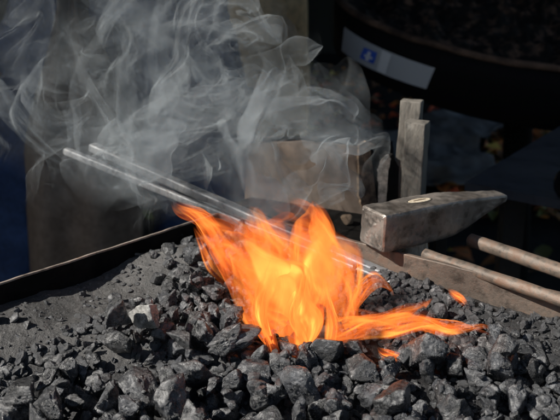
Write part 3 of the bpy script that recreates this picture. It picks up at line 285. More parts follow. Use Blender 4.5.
def mat_bed():
    t = NT('coal_dust'); v = t.coord('Object')
    big = t.noise(v, 9, 4, .55); mid = t.noise(v, 60, 5, .65); fine = t.noise(v, 420, 4, .75)
    # grey fly ash settles on the flat beside the fire, black fines elsewhere
    sep = t.add('ShaderNodeSeparateXYZ'); t.lk(v, sep.inputs[0])
    a = t.math('ADD', t.math('MULTIPLY', big, .7), t.math('MULTIPLY', mid, .3))
    ash = t.ramp(a, [(.38, 0.), (.60, 1.)])
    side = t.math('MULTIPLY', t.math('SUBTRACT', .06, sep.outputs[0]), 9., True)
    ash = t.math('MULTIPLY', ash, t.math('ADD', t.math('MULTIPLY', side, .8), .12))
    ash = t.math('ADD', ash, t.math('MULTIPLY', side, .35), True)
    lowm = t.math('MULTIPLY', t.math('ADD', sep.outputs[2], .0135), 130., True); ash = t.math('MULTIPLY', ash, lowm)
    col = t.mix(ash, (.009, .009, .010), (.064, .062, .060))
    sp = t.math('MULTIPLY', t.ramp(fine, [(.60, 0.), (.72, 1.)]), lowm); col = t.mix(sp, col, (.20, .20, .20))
    sp2 = t.ramp(fine, [(.30, 1.), (.42, 0.)]); col = t.mix(sp2, col, (.010, .010, .011))
    b1 = t.bump(mid, .6, .003); b2 = t.bump(fine, .9, .0012, b1)
    return t.pbr(col, .62, 0., b2, .5)
def mat_steel(name, c1, c2, rust, rough=(.35, .6), metal=.8, s=1., bump=.0003, rustc=(.12, .06, .03), stretch=(1, 1, 1), scratch=0):
    t = NT(name); v = t.coord('Object', stretch)
    big = t.noise(v, 22*s, 5, .6); mid = t.noise(v, 110*s, 6, .65); fine = t.noise(v, 620*s, 4, .7)
    col = t.mix(t.ramp(big, [(.35, 0.), (.65, 1.)]), c1, c2)
    rs = t.ramp(t.math('ADD', t.math('MULTIPLY', big, .4), t.math('MULTIPLY', mid, .6)), [(.5-.25*rust+.08, 0.), (.72-.25*rust, 1.)])
    col = t.mix(rs, col, rustc)
    dk = t.ramp(mid, [(.33, .45), (.5, 1.)]); col = t.mix(1., col, dk, 'MULTIPLY')
    ro = t.ramp(mid, [(.3, rough[0]), (.7, rough[1])])
    me = t.math('MULTIPLY', t.math('SUBTRACT', 1., rs), metal)
    b1 = t.bump(mid, .5, bump*2); b2 = t.bump(fine, .7, bump, b1)
    if scratch:
        sv = t.coord('Object', (1, 14, 14)); sn = t.noise(sv, 60, 3, .6); b2 = t.bump(sn, scratch, bump, b2)
    return t.pbr(col, ro, me, b2)
def mat_rough(name, c1, c2, scale=20, rough=.8, bump=.001, stretch=(1, 1, 1), spec=.3, ramp=(.38, .62)):
    t = NT(name); v = t.coord('Object', stretch)
    big = t.noise(v, scale, 5, .6); fine = t.noise(v, scale*7, 5, .7)
    col = t.mix(t.ramp(big, [(ramp[0], 0.), (ramp[1], 1.)]), c1, c2)
    col = t.mix(1., col, t.ramp(fine, [(.3, .6), (.6, 1.)]), 'MULTIPLY')
    b = t.bump(fine, .8, bump)
    return t.pbr(col, rough, 0., b, spec)
def mat_plain(name, c, rough=.6, metal=0., spec=.5):
    return NT(name).pbr(c, rough, metal, None, spec)

def mat_smoke():
    t = NT('smoke')
    at = t.add('ShaderNodeAttribute', attribute_name='dens', attribute_type='GEOMETRY')
    g = t.add('ShaderNodeNewGeometry'); d = t.add('ShaderNodeVectorMath', operation='DOT_PRODUCT')
    t.lk(g.outputs['Normal'], d.inputs[0]); t.lk(g.outputs['Incoming'], d.inputs[1])
    c = t.math('MAXIMUM', t.math('ABSOLUTE', d.outputs['Value']), .22)   # slant thickness of a thin veil
    so_ = t.add('ShaderNodeAttribute', attribute_name='filled', attribute_type='GEOMETRY')
    ca = t.math('ABSOLUTE', d.outputs['Value'])
    inv = t.math('DIVIDE', 1., c); mx = t.add('ShaderNodeMix', data_type='FLOAT')
    t.lk(so_.outputs['Fac'], mx.inputs[0]); t.lk(inv, mx.inputs[2]); t.lk(t.math('MULTIPLY', ca, 2.), mx.inputs[3])
    tau = t.math('MULTIPLY', at.outputs['Fac'], mx.outputs[0])
    a = t.math('SUBTRACT', 1., t.math('POWER', 2.71828, t.math('MULTIPLY', tau, -1.)))
    df = t.add('ShaderNodeBsdfDiffuse'); tr = t.add('ShaderNodeBsdfTranslucent')
    colr = (.42, .46, .485, 1); df.inputs[0].default_value = colr; tr.inputs[0].default_value = colr
    m1 = t.add('ShaderNodeMixShader'); m1.inputs[0].default_value = .5
    t.lk(df.outputs[0], m1.inputs[1]); t.lk(tr.outputs[0], m1.inputs[2])
    tp = t.add('ShaderNodeBsdfTransparent'); m2 = t.add('ShaderNodeMixShader')
    t.lk(a, m2.inputs[0]); t.lk(tp.outputs[0], m2.inputs[1]); t.lk(m1.outputs[0], m2.inputs[2])
    t.lk(m2.outputs[0], t.out.inputs[0]); return t.m
def mat_flame():
    t = NT('flame')
    at = t.add('ShaderNodeAttribute', attribute_name='dens', attribute_type='GEOMETRY')
    uv = t.add('ShaderNodeAttribute', attribute_name='flow', attribute_type='GEOMETRY')
    heat = t.add('ShaderNodeAttribute', attribute_name='heat', attribute_type='GEOMETRY')
    g = t.add('ShaderNodeNewGeometry'); d = t.add('ShaderNodeVectorMath', operation='DOT_PRODUCT')
    t.lk(g.outputs['Normal'], d.inputs[0]); t.lk(g.outputs['Incoming'], d.inputs[1])
    c = t.math('MAXIMUM', t.math('ABSOLUTE', d.outputs['Value']), .22)
    n = t.noise(uv.outputs['Vector'], 1.25, 2, .45, .9)
    fil = t.ramp(n, [(.30, .0), (.46, .20), (.60, .95), (.76, 2.3)])
    so_ = t.add('ShaderNodeAttribute', attribute_name='filled', attribute_type='GEOMETRY')
    ca = t.math('ABSOLUTE', d.outputs['Value'])
    inv = t.math('DIVIDE', 1., c); mx = t.add('ShaderNodeMix', data_type='FLOAT')
    t.lk(so_.outputs['Fac'], mx.inputs[0]); t.lk(inv, mx.inputs[2]); t.lk(t.math('MULTIPLY', t.math('POWER', ca, 1.5), 2.7), mx.inputs[3])
    s = t.math('MULTIPLY', t.math('MULTIPLY', at.outputs['Fac'], fil), mx.outputs[0])
    hf = t.math('ADD', t.math('MULTIPLY', heat.outputs['Fac'], .50), t.math('MULTIPLY', t.math('SUBTRACT', n, .46), 2.4), True)
    col = t.mix(hf, (1., .125, .018), (1., .46, .085))
    e = t.add('ShaderNodeEmission'); t.lk(col, e.inputs[0]); t.lk(t.math('MULTIPLY', s, FLAME_GAIN), e.inputs[1])
    # the sooty flame also hides a little of what lies behind it
    a = t.math('SUBTRACT', 1., t.math('MINIMUM', t.math('MULTIPLY', s, .27), .8))
    tp = t.add('ShaderNodeBsdfTransparent'); cc = t.add('ShaderNodeCombineXYZ')
    for i in range(3): t.lk(a, cc.inputs[i])
    t.lk(cc.outputs[0], tp.inputs[0])
    t.m.cycles.emission_sampling = 'NONE'
    ad = t.add('ShaderNodeAddShader'); t.lk(e.outputs[0], ad.inputs[0]); t.lk(tp.outputs[0], ad.inputs[1])
    t.lk(ad.outputs[0], t.out.inputs[0]); return t.m
FLAME_GAIN = .29

COAL = mat_coal(); PALE = mat_coal('ash_coated_coal', True)

# ------------------------------------------------------------------ world, sun, camera
w = bpy.data.worlds.new('World'); sc.world = w; w.use_nodes = True
SUNV = Vector((-.74, -.20, .66)).normalized()
sky = w.node_tree.nodes.new('ShaderNodeTexSky'); sky.sky_type = 'NISHITA'; sky.sun_disc = False
sky.sun_elevation = math.asin(SUNV.z); sky.sun_rotation = math.atan2(SUNV.x, SUNV.y)
bg = w.node_tree.nodes['Background']; bg.inputs[1].default_value = .05
w.node_tree.links.new(sky.outputs[0], bg.inputs[0])
L = bpy.data.lights.new('sun', 'SUN'); L.energy = 5.0; L.angle = R(.5); L.color = (1, .95, .87)
so = bpy.data.objects.new('sun', L); so.rotation_euler = SUNV.to_track_quat('Z', 'Y').to_euler(); link(so)
cd = bpy.data.cameras.new('camera'); cam = bpy.data.objects.new('camera', cd); link(cam)
cam.location = (0, 0, CAMZ); cam.rotation_euler = (math.pi/2-PITCH, 0, 0)
cd.sensor_width = 36; cd.lens = 36*FPX/560; cd.clip_start = .02; cd.clip_end = 400
cd.dof.use_dof = True; cd.dof.focus_distance = .62; cd.dof.aperture_fstop = 15
sc.camera = cam
sc.view_settings.view_transform = 'Standard'; sc.view_settings.look = 'None'; sc.view_settings.gamma = 1
sc.view_settings.exposure = .7
sc.cycles.transparent_max_bounces = 160; sc.cycles.max_bounces = 4; sc.cycles.diffuse_bounces = 2; sc.cycles.glossy_bounces = 2
sc.cycles.use_denoising = True; sc.cycles.use_adaptive_sampling = True; sc.cycles.adaptive_threshold = .035; sc.cycles.adaptive_min_samples = 12

# ------------------------------------------------------------------ ground
GZ = -.80
n = 260
xs = np.concatenate([np.linspace(-200, -5, 20), np.linspace(-4.9, 4.9, n), np.linspace(5, 200, 20)])
ys = np.concatenate([np.linspace(-100, -1, 10), np.linspace(-.9, 9, n), np.linspace(9.5, 300, 25)])
X, Y = np.meshgrid(xs, ys, indexing='ij'); P = np.stack([X.ravel(), Y.ravel(), 0*X.ravel()], 1)
Z = GZ+.03*fbm(P*1.2, 3, 30)+.012*fbm(P*7, 3, 31)
near = (np.abs(P[:, 0]) < 6) & (P[:, 1] < 10); Z = np.where(near, Z, GZ)
V = np.stack([X.ravel(), Y.ravel(), Z], 1)
gm = mat_rough('earth', (.004, .0037, .0034), (.013, .011, .009), 6, .95, .01)
tag(mesh_np('ground', V, grid_faces(len(xs), len(ys)), gm), kind='structure')

# ------------------------------------------------------------------ the hearth
rustc = mat_steel('hearth_steel', (.085, .066, .053), (.155, .125, .102), .4, (.5, .75), .3, .8, .0006, (.10, .06, .04), (1, 1, 1))
black = mat_steel('blackened_steel', (.012, .012, .012), (.026, .023, .020), .1, (.5, .8), .2, .6)
hearth = empty('forge_hearth', (CORNER.x, CORNER.y, GZ))
tag(hearth, 'shallow rusty steel forge pan heaped with coal and holding the fire', 'forge hearth')
SL = .82
def wall(a, d, length, th, ztop, zbot, inward, mat, name='rim_wall', bend=0):
    """upright flat steel strip, slightly wavy, with a ragged bright edge"""
    nn = 90; perp = Vector((-d.y, d.x)); perp = perp if perp.dot(inward) > 0 else -perp
    rings = []
    for k in range(nn+1):
        t = length*k/nn
        wv = .0003*math.sin(t*13+1)+bend*math.sin(math.pi*t/length)
        zt = ztop+.0002*math.sin(t*31)+.0003*float(fbm(np.array([[t*90., 3, 1]]), 2, 3)[0])
        c = a+d*t+perp*wv
        o = c-perp*th; e = .0007
        rings.append(np.array([(c.x, c.y, zbot), (c.x, c.y, zt-e), (c.x-perp.x*e, c.y-perp.y*e, zt), (o.x+perp.x*e, o.y+perp.y*e, zt), (o.x, o.y, zt-e), (o.x, o.y, zbot)]))
    V_, F_ = hull_np(rings)
    V_ = V_-np.array([CORNER.x, CORNER.y, GZ])
    return mesh_np(name, V_, F_, mat, hearth, False)
leftwall = wall(CORNER, LDIR, SL, .0022, .025, -.10, RDIR, mat_rough('shaded_steel', (.004, .004, .004), (.012, .011, .010), 30, .9, .0006, spec=.08))  # shade on the inner face is put into this wall's near-black colour
rightwall = wall(CORNER, RDIR, SL, .0045, .025, -.10, LDIR, rustc)
wall(CORNER+LDIR*SL, RDIR, SL, .0045, .025, -.10, -LDIR, rustc)
wall(CORNER+RDIR*SL, LDIR, SL, .0028, .025, -.10, -RDIR, rustc)
# a paler strip set along the top edge of the left wall
rings = []
for k in range(161):
    t = SL*k/160; c = CORNER+LDIR*t+RDIR*(.0003*math.sin(t*13+1)-.0001); zt = .0252+.0002*math.sin(t*31)+.0003*float(fbm(np.array([[t*90., 3, 1]]), 2, 3)[0])
    o = c-RDIR*.0022; rings.append(np.array([(c.x, c.y, zt-.0008), (c.x, c.y, zt+.0006), (o.x, o.y, zt+.0006), (o.x, o.y, zt-.0008)]))
V_, F_ = hull_np(rings); mesh_np('rim_edge', V_-np.array([CORNER.x, CORNER.y, GZ]), F_, mat_steel('pale_edge', (.22, .18, .15), (.36, .31, .27), .2, (.4, .6), .3, 1., .0003), hearth, False)
bm = bmesh.new(); vs = []
for z in (-.104, -.1005):
    for q in ((0, 0), (SL, 0), (SL, SL), (0, SL)):
        p = LDIR*q[0]+RDIR*q[1]; vs.append(bm.verts.new((p.x, p.y, z-GZ)))
for f in ((0, 1, 2, 3), (4, 5, 6, 7), (0, 1, 5, 4), (1, 2, 6, 5), (2, 3, 7, 6), (3, 0, 4, 7)): bm.faces.new([vs[i] for i in f])
bm_obj('pan', bm, black, hearth)
for a, b in ((.03, .03), (SL-.03, .03), (SL-.03, SL-.03), (.03, SL-.03)):
    p = LDIR*a+RDIR*b
    bm_obj('leg', box_bm(.03, .03, .69, Matrix.Translation((p.x, p.y, .346)), .002), black, hearth)

# the coal bed
det = LDIR.x*RDIR.y-LDIR.y*RDIR.x
na = 620
a_ = np.linspace(.0005, SL-.002, na)
A, B = np.meshgrid(a_, a_, indexing='ij'); A = A.ravel(); B = B.ravel()
bx_ = CORNER.x+LDIR.x*A+RDIR.x*B; by_ = CORNER.y+LDIR.y*A+RDIR.y*B
V = np.stack([bx_, by_, bed_height(bx_, by_)], 1)
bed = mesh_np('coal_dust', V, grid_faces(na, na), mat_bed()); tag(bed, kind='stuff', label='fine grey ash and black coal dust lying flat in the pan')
def bedz(x, y): return float(bed_height(np.array([x]), np.array([y]))[0])

# ------------------------------------------------------------------ coal lumps, lying as they settled
proto = []
for s in range(14):
    Vl, Fl = lump_verts(100+s, 5)
    me = bpy.data.meshes.new('coal_lump'); Fa = np.array(Fl)
    me.vertices.add(len(Vl)); me.vertices.foreach_set('co', Vl.astype(np.float32).ravel())
    me.loops.add(Fa.size); me.loops.foreach_set('vertex_index', Fa.astype(np.int32).ravel())
    me.polygons.add(len(Fa)); me.polygons.foreach_set('loop_start', (np.arange(len(Fa))*3).astype(np.int32))
    me.update(calc_edges=True); me.polygons.foreach_set('use_smooth', [True]*len(Fa)); me.materials.append(COAL); proto.append((me, Vl, Fa))
rows = [[float(c) for c in r.split(',')] for r in COAL_DATA.split(';')]
for r in rows:   # the bed is burnt lower under the fire
    fx, fy = pix(Vector(r[1:4])/1000)
    if 240 < fx < 376 and 285 < fy < 344: r[3] = min(r[3]-16, -12)
    elif 372 < fx < 480 and 322 < fy < 342: r[3] -= 4
G = 'loose lumps of coal heaped in the hearth'
pale_target = (150, 326); lumps = []
MV = []; MF = []; nb = 0
for i, r in enumerate(rows):
    k = int(r[0]); loc = Vector(r[1:4])/1000; fx, fy = pix(loc)
    q = Quaternion(r[4:8]); s = Vector(r[8:11])/1000*(1.10 if fy > 345 else 1.06)
    if i < 297:
        o = bpy.data.objects.new('coal_lump', proto[k][0]); o.rotation_mode = 'QUATERNION'
        o.location = loc; o.rotation_quaternion = q; o.scale = s; link(o); tag(o, 'dull black angular lump of coal among many in the hearth', 'coal', G); lumps.append(o)
    else:
        v = (np.array(q.to_matrix()) @ (proto[k][1]*np.array(s)).T).T+np.array(loc)
        MV.append(v); MF.append(proto[k][2]+nb); nb += len(v)
# small chips and grit
rng = np.random.RandomState(8); Vi, Fi = ico(2)
shapes = [lump_verts(300+s, 2)[0] for s in range(10)]
GV = []; GF = []; gb = 0; cnt = 0
Fi = np.array(Fi)
while cnt < 5200:
    x = rng.uniform(-.36, .47); y = rng.uniform(.36, .80); px, py = pix((x, y, 0))
    p = Vector((x, y))-CORNER; a = (p.x*RDIR.y-p.y*RDIR.x)/det; b = (LDIR.x*p.y-LDIR.y*p.x)/det
    if not (-20 < px < 580 and py < 450 and a > .004 and b > .004): continue
    flat = px < 250 and py < np.interp(px, [0, 60, 110, 150, 180, 250], [350, 335, 312, 300, 290, 262])
    dens = .5+.5*float(vnoise(np.array([[x*22, y*22, .5]]), 5)[0])
    if flat and rng.rand() > .16+.5*dens**3: continue
    r_ = .0007+.0024*rng.rand()**2.6 if flat else .0009+.0042*rng.rand()**2
    if a < .035 and rng.rand() < .7: r_ = .0015+.004*rng.rand()**2
    q = Quaternion(rng.normal(size=4)).normalized()
    z = bedz(x, y)+r_*.25
    v = (np.array(q.to_matrix()) @ (shapes[cnt % 10]*r_).T).T+np.array((x, y, z))
    GV.append(v); GF.append(Fi+gb); gb += len(v); cnt += 1
# more broken pieces come to rest on whatever lies below them
from mathutils.bvhtree import BVHTree
bv = []; bf = []; bb = 0
lo3 = [lump_verts(100+s, 3) for s in range(14)]; F3 = np.array(lo3[0][1])
for r in rows:
    k = int(r[0]); v = (np.array(Quaternion(r[4:8]).to_matrix()) @ (lo3[k][0]*np.array(r[8:11])/1000).T).T+np.array(r[1:4])/1000
    bv += v.tolist(); bf += (F3+bb).tolist(); bb += len(v)
tree = BVHTree.FromPolygons(bv, bf)
def rest_z(x, y):
    h = tree.ray_cast(Vector((x, y, .3)), Vector((0, 0, -1))); b_ = bedz(x, y); return max(h[0].z, b_) if h[0] is not None else b_
F4 = np.array(lump_verts(900, 4)[1]); mids = [lump_verts(900+s, 4)[0] for s in range(12)]; cnt = 0
while cnt < 900:
    x = rng.uniform(-.36, .47); y = rng.uniform(.36, .80); px, py = pix((x, y, 0))
    p = Vector((x, y))-CORNER; a = (p.x*RDIR.y-p.y*RDIR.x)/det; b = (LDIR.x*p.y-LDIR.y*p.x)/det
    if not (-20 < px < 580 and py < 450 and a > .006 and b > .006): continue
    fy_ = np.interp(px, [0, 60, 110, 150, 180, 250, 300, 400, 560], [352, 338, 318, 304, 285, 262, 262, 285, 312])
    if py < fy_ and rng.rand() > .05: continue
    if 240 < px < 376 and 285 < py < 350: continue
    zz = rest_z(x, y); r_ = .0022+.0048*rng.rand()**1.3
    if zz > -.006 and rng.rand() < (.92 if py > 345 else .75): continue
    if py > 345: r_ = min(r_, .0048)
    if px > 400 and py < 345: r_ *= 1.15
    q = Quaternion(rng.normal(size=4)).normalized()
    v = (np.array(q.to_matrix()) @ (mids[cnt % 12]*r_).T).T+np.array((x, y, zz+r_*.35)); MV.append(v); MF.append(F4+nb); nb += len(v); cnt += 1
MF_ = []
# chips are the rest of the coal: everything too small or too deep to count
chips = mesh_np('coal_debris', np.concatenate(GV), np.concatenate(GF), mat_rough('coal_chips', (.009, .010, .012), (.060, .063, .068), 260, .35, .0012, spec=1.0), None, False)
tag(chips, kind='stuff', label='small chips of coal lying in the gaps and on the ash')
MVa = np.concatenate(MV)*80.; rest = mesh_np('broken_coal', MVa, np.concatenate(MF), COAL); rest.scale = (1/80., 1/80., 1/80.)
tag(rest, kind='stuff', label='smaller broken coal filling the space between the lumps')

def lump_obj(px, py, z, rad, seed, mat, label, rot=(0, 0, 0), sub=5, parent=None):
    Vl, Fl = lump_verts(seed, sub)
    o = mesh_np('coal_lump', Vl, np.array(Fl), mat); o.location = PZ(px, py, z); o.rotation_euler = rot; o.scale = (rad, rad, rad)
    tag(o, label, 'coal', G); return o
cand = sorted(lumps, key=lambda o: math.hypot(pix(o.location)[0]-138, pix(o.location)[1]-322)-o.scale.x*1400)[0]
cand.material_slots[0].link = 'OBJECT'; cand.material_slots[0].material = PALE
cand['label'] = 'pale grey ash-crusted lump at the edge of the dusty flat'
lump_obj(234, 338, .008, .0195, 655, COAL, 'widest slab of grey coal, just left of the foot of the flames', (.1, -.15, .1)).scale = (.0205, .0140, .0120)
lump_obj(118, 268, .004, .0075, 503, COAL, 'shiny coal lump standing alone by the left rim, furthest back', (.4, .2, .3))

# ------------------------------------------------------------------ steel bars heating in the fire
barm = mat_steel('bar_steel', (.13, .14, .155), (.33, .33, .33), .12, (.38, .62), .35, 1.2, .0003, (.09, .075, .065), (1, 1, 1), .3)
E = PZ(432, 293, .004); RX = PZ(238, 212, .032)
dirn = (RX-E)
def steel_bar(p_in, p_out, wd, ht, label, seed):
    a = Vector(p_in); b = Vector(p_out); Lb = (b-a).length; M = frame(a, b-a)
    rings = []; nr = 140; e = min(wd, ht)*.24
    sec = []
    for cx, cy in ((1, 1), (-1, 1), (-1, -1), (1, -1)):
        for k in range(5):
            an = math.atan2(cy, cx)+(k-2)/4*math.pi/2
            sec.append((cx*(wd/2-e)+math.cos(an)*e, cy*(ht/2-e)+math.sin(an)*e))
    for k in range(nr+1):
        t = Lb*k/nr; sca = 1 if 0 < k < nr else .86
        if k == nr: t = Lb
        ring = []
        for (y_, z_) in sec:
            d_ = 1+.025*float(fbm(np.array([[t*40+seed, y_*200, z_*200]]), 2, 8)[0])
            ring.append(M @ Vector((t, y_*sca*d_, z_*sca*d_)))
        rings.append(np.array([tuple(v) for v in ring]))
    V_, F_ = hull_np(rings)
    o = mesh_np('steel_bar', V_, F_, barm); tag(o, label, 'steel bar', 'steel bars heating in the fire'); return o
def on_line(p, q, px):
    """point on the 3D line p-q that projects to column px"""
    lo, hi = 0., 3.
    for _ in range(50):
        m = (lo+hi)/2; c = p+(q-p)*m
        if pix(c)[0] > px: lo = m
        else: hi = m
    return p+(q-p)*lo
o2 = on_line(E, RX, 93)
steel_bar(PZ(434, 297, -.004), PY(92, 147, o2.y), .0110, .0095, 'upper steel bar lying across the rim, its inner end beside the right wall', 1)
E1 = PZ(398, 292, .0); R1 = PZ(230, 209.5, .030)
o1 = on_line(E1, R1, 66)
steel_bar(PZ(400, 287, .002), PY(66, 151, o1.y-.02), .0085, .0080, 'lower steel bar poking out furthest left through the smoke', 5)

# ------------------------------------------------------------------ round rods beyond the right rim
rodm = mat_steel('rusty_rod', (.10, .08, .064), (.19, .155, .125), .5, (.45, .7), .3, 1.3, .0004, (.13, .075, .048), (1, 1, 1))
RD3 = Vector((RDIR.x, RDIR.y, 0))
a = PZ(470, 240, .020); bm = rod_bm(a, PZ(760, 339, .020), .0062, rough=.05, seed=3)
tag(bm_obj('iron_rod', bm, rodm, None, True), 'thicker rusty iron rod lying behind the hearth rim, further back', 'iron rod', 'rusty rods beside the rim')
a = PZ(424, 254, .0235); bm = rod_bm(a, PZ(760, 367.5, .0235), .0050, rough=.05, seed=8)
tag(bm_obj('iron_rod', bm, rodm, None, True), 'thinner rusty iron rod lying against the hearth rim, under the hammer', 'iron rod', 'rusty rods beside the rim')

# ------------------------------------------------------------------ hammer
steel = mat_steel('hammer_steel', (.13, .11, .095), (.38, .345, .31), .22, (.30, .52), .70, .8, .0004, (.13, .10, .085))
HM = PZ(376, 246, .026)
# body axis from the striking face (left) to the peen (right)
Hf = PZ(372, 228, .045); Hp = PY(501, 203, Hf.y+.078)
ham = empty('hammer', Hf)
tag(ham, 'heavy cross peen hammer head hanging on the rim by its wedge shaped head', 'hammer')
ax = (Hp-Hf); Lh = ax.length; ax.normalize()
def hammer_head():
    bm = bmesh.new(); secs = []
    # t, half width, top z, bottom z  (metres; the top stays nearly flat and the underside rises to the peen)
    S = [(.0, .0150, .0140, -.0160), (.0015, .0162, .0155, -.0175), (.012, .0165, .0158, -.0180), (.020, .0160, .0155, -.0178), (.030, .0158, .0160, -.0178), (.045, .0160, .0166, -.0178), (.058, .0158, .0166, -.0172),
         (.072, .0150, .0162, -.0165), (.085, .0135, .0152, -.0128), (.100, .0118, .0138, -.0070), (.115, .0100, .0122, -.0012), (Lh-.003, .0086, .0105, .0030), (Lh, .0068, .0090, .0045)]
    for t, hw, zt, zb in S:
        if .02 < t < Lh-.004: t = .02+(t-.02)*(Lh-.02)/.112 if t < .116 else t
        e = min(.0022, (zt-zb)*.3); r = []
        for y_, z_, c in ((hw, zb, 0), (hw, zt, 1), (-hw, zt, 2), (-hw, zb, 3)):
            sy = 1 if y_ > 0 else -1; sz = 1 if z_ == zt else -1
            pa, pb = (y_, z_-sz*e), (y_-sy*e, z_-sz*0)
            seq = [pa, (y_-sy*e*.3, z_-sz*e*.3), pb]
            if c in (1, 3): pass
            else: seq = seq[::-1]
            r += seq
        secs.append([bm.verts.new((t, y_, z_)) for y_, z_ in r])
    for A_, B_ in zip(secs, secs[1:]):
        for i in range(12): bm.faces.new((A_[i], A_[(i+1) % 12], B_[(i+1) % 12], B_[i]))
    for sec_, dx_ in ((secs[0], -1), (secs[-1], 1)):      # slightly domed ends
        cur = sec_; cen = sum((v.co for v in sec_), Vector())/len(sec_)
        for f_, d_ in ((.8, .0004), (.55, .0008), (.25, .0010)):
            nx_ = [bm.verts.new(cen+(v.co-cen)*f_+Vector((dx_*d_, 0, 0))) for v in sec_]
            for i in range(12): bm.faces.new((cur[i], cur[(i+1) % 12], nx_[(i+1) % 12], nx_[i]))
            cur = nx_
        bm.faces.new(cur)
    return bm
bm = hammer_head()
Mh = frame(Vector((0, 0, 0)), ax); roll = Matrix.Rotation(R(1), 4, 'X')
bm.transform(Mh @ roll); hh = bm_obj('head', bm, steel, ham, True)
hh.modifiers.new('s', 'SUBSURF').levels = 2; hh.modifiers['s'].render_levels = 3; hh.modifiers['s'].subdivision_type = 'SIMPLE'
for k_, (st_, sz_) in enumerate(((.0014, .012), (.0009, .003))):
    tx = bpy.data.textures.new('dents%d' % k_, 'CLOUDS'); tx.noise_scale = sz_; tx.noise_depth = 3
    dm = hh.modifiers.new('d%d' % k_, 'DISPLACE'); dm.texture = tx; dm.strength = st_; dm.texture_coords = 'OBJECT' if False else 'LOCAL'
# eye with the end of the wooden handle in it, and the handle hanging below
def ellipse_ring(cx, rx, ry, z, n_=40): return np.array([(cx+rx*math.cos(2*math.pi*i/n_), ry*math.sin(2*math.pi*i/n_), z) for i in range(n_)])
hw_m = mat_rough('handle_wood', (.42, .34, .24), (.62, .54, .42), 300, .7, .0004, (1, 1, .15))
dk_m = mat_plain('eye_gap', (.03, .025, .02), .8)
TM = np.array(Mh.to_3x3() @ roll.to_3x3())
cxe = .050
V_, F_ = hull_np([ellipse_ring(cxe, .0136, .0058, .012), ellipse_ring(cxe, .0138, .0060, .0168), ellipse_ring(cxe, .0134, .0056, .0169)])
rg = mesh_np('eye', (TM @ V_.T).T, F_, dk_m, ham)
V_, F_ = hull_np([ellipse_ring(cxe, .0062, .0045, -.0178), ellipse_ring(cxe, .0095, .0048, -.008), ellipse_ring(cxe, .0122, .0046, .0165), ellipse_ring(cxe, .0122, .0046, .0171), ellipse_ring(cxe, .0112, .0038, .0174)])
mesh_np('handle_end', (TM @ V_.T).T, F_, hw_m, ham, False)
V_, F_ = hull_np([ellipse_ring(cxe, .0016, .0034, .0170, 16), ellipse_ring(cxe, .0014, .0030, .0177, 16)])
V_[:, 0] = cxe+(V_[:, 0]-cxe)*5; V_[:, 1] *= .28
mesh_np('wedge', (TM @ V_.T).T, F_, mat_plain('wedge_steel', (.2, .14, .1), .5, .5), ham)
prof = [(-.0178, .0105, .0075), (-.03, .0125, .0085), (-.07, .013, .0095), (-.15, .0155, .011), (-.24, .0165, .012), (-.27, .015, .011), (-.276, .011, .008)]
V_, F_ = hull_np([ellipse_ring(cxe, rx, ry, z) for z, rx, ry in prof])
mesh_np('handle', (TM @ V_.T).T, F_, hw_m, ham)

# ------------------------------------------------------------------ side table behind the hearth, with what stands on it
TZ = -.035
slabm = mat_steel('slate_blue_steel', (.036, .041, .052), (.052, .058, .070), .08, (.6, .8), .1, .3, .0003, (.05, .04, .035))
p0 = PZ(452, 190, TZ); p1 = PZ(560, 126, TZ); ed = Vector((p1.x-p0.x, p1.y-p0.y)).normalized()
nf = Vector((ed.y, -ed.x))           # towards the right and nearer
tab = empty('side_table', (p0.x, p0.y, GZ)); tag(tab, 'dark blue grey steel table top behind the hammer, standing beyond the rim', 'table')
# plan: polygon whose back-left edge is the visible one
near = CORNER+Vector((-RDIR.y*-1, 0))*0
out = Vector((-LDIR.x, -LDIR.y))                      # away from the hearth, across the right wall
q0 = CORNER+RDIR*.10+out*.43
poly = []
t_ = ((p0.x-q0.x)*ed.y-(p0.y-q0.y)*ed.x)/(RDIR.x*ed.y-RDIR.y*ed.x)
c0 = q0+RDIR*t_; c1 = c0+ed*.95; c2 = c1+RDIR*.75; c3 = c0+RDIR*.75
bm = bmesh.new(); top = [bm.verts.new((c.x-p0.x, c.y-p0.y, TZ-GZ)) for c in (c0, c1, c2, c3)]; bot = [bm.verts.new((v.co.x, v.co.y, v.co.z-.012)) for v in top]
bm.faces.new(top); bm.faces.new(bot[::-1])
for i in range(4): bm.faces.new((top[i], bot[i], bot[(i+1) % 4], top[(i+1) % 4]))
bevel(bm, .0015, 1); bm_obj('table_top', bm, slabm, tab)
for c in (c0+ed*.06+RDIR*.05, c1-ed*.06+RDIR*.05, c2-ed*.06-RDIR*.05, c3+ed*.06-RDIR*.05):
    bm_obj('leg', box_bm(.03, .03, TZ-GZ-.012, Matrix.Translation((c.x-p0.x, c.y-p0.y, (TZ-GZ-.012)/2)), .002), black, tab)
# the narrow shelf hooked on the rim: carries rods, blocks and the charred box
sh = empty('tool_shelf', (CORNER.x, CORNER.y, GZ)); tag(sh, 'blackened steel shelf outside the rim, under the rods and the blocks', 'shelf')
def shelf_pt(a, b, z): p = CORNER+RDIR*a+out*b-Vector((CORNER.x, CORNER.y)); return Vector((p.x, p.y, z-GZ))
bm = bmesh.new(); SZ = -.012
lo_ = [(-.06, .050), (.34, .050), (.34, .150), (.36, .30), (-.06, .30)]
top = [bm.verts.new(shelf_pt(a, b, SZ)) for a, b in ((-.10, .060), (.135, .060), (.135, .21), (-.10, .21))]; bot = [bm.verts.new(v.co-Vector((0, 0, .004))) for v in top]
bm.faces.new(top); bm.faces.new(bot[::-1])
for i in range(4): bm.faces.new((top[i], bot[i], bot[(i+1) % 4], top[(i+1) % 4]))
bm_obj('shelf_plate', bm, mat_rough('sooty_plate', (.006, .006, .006), (.018, .016, .014), 40, .85, .0006, spec=.15), sh)
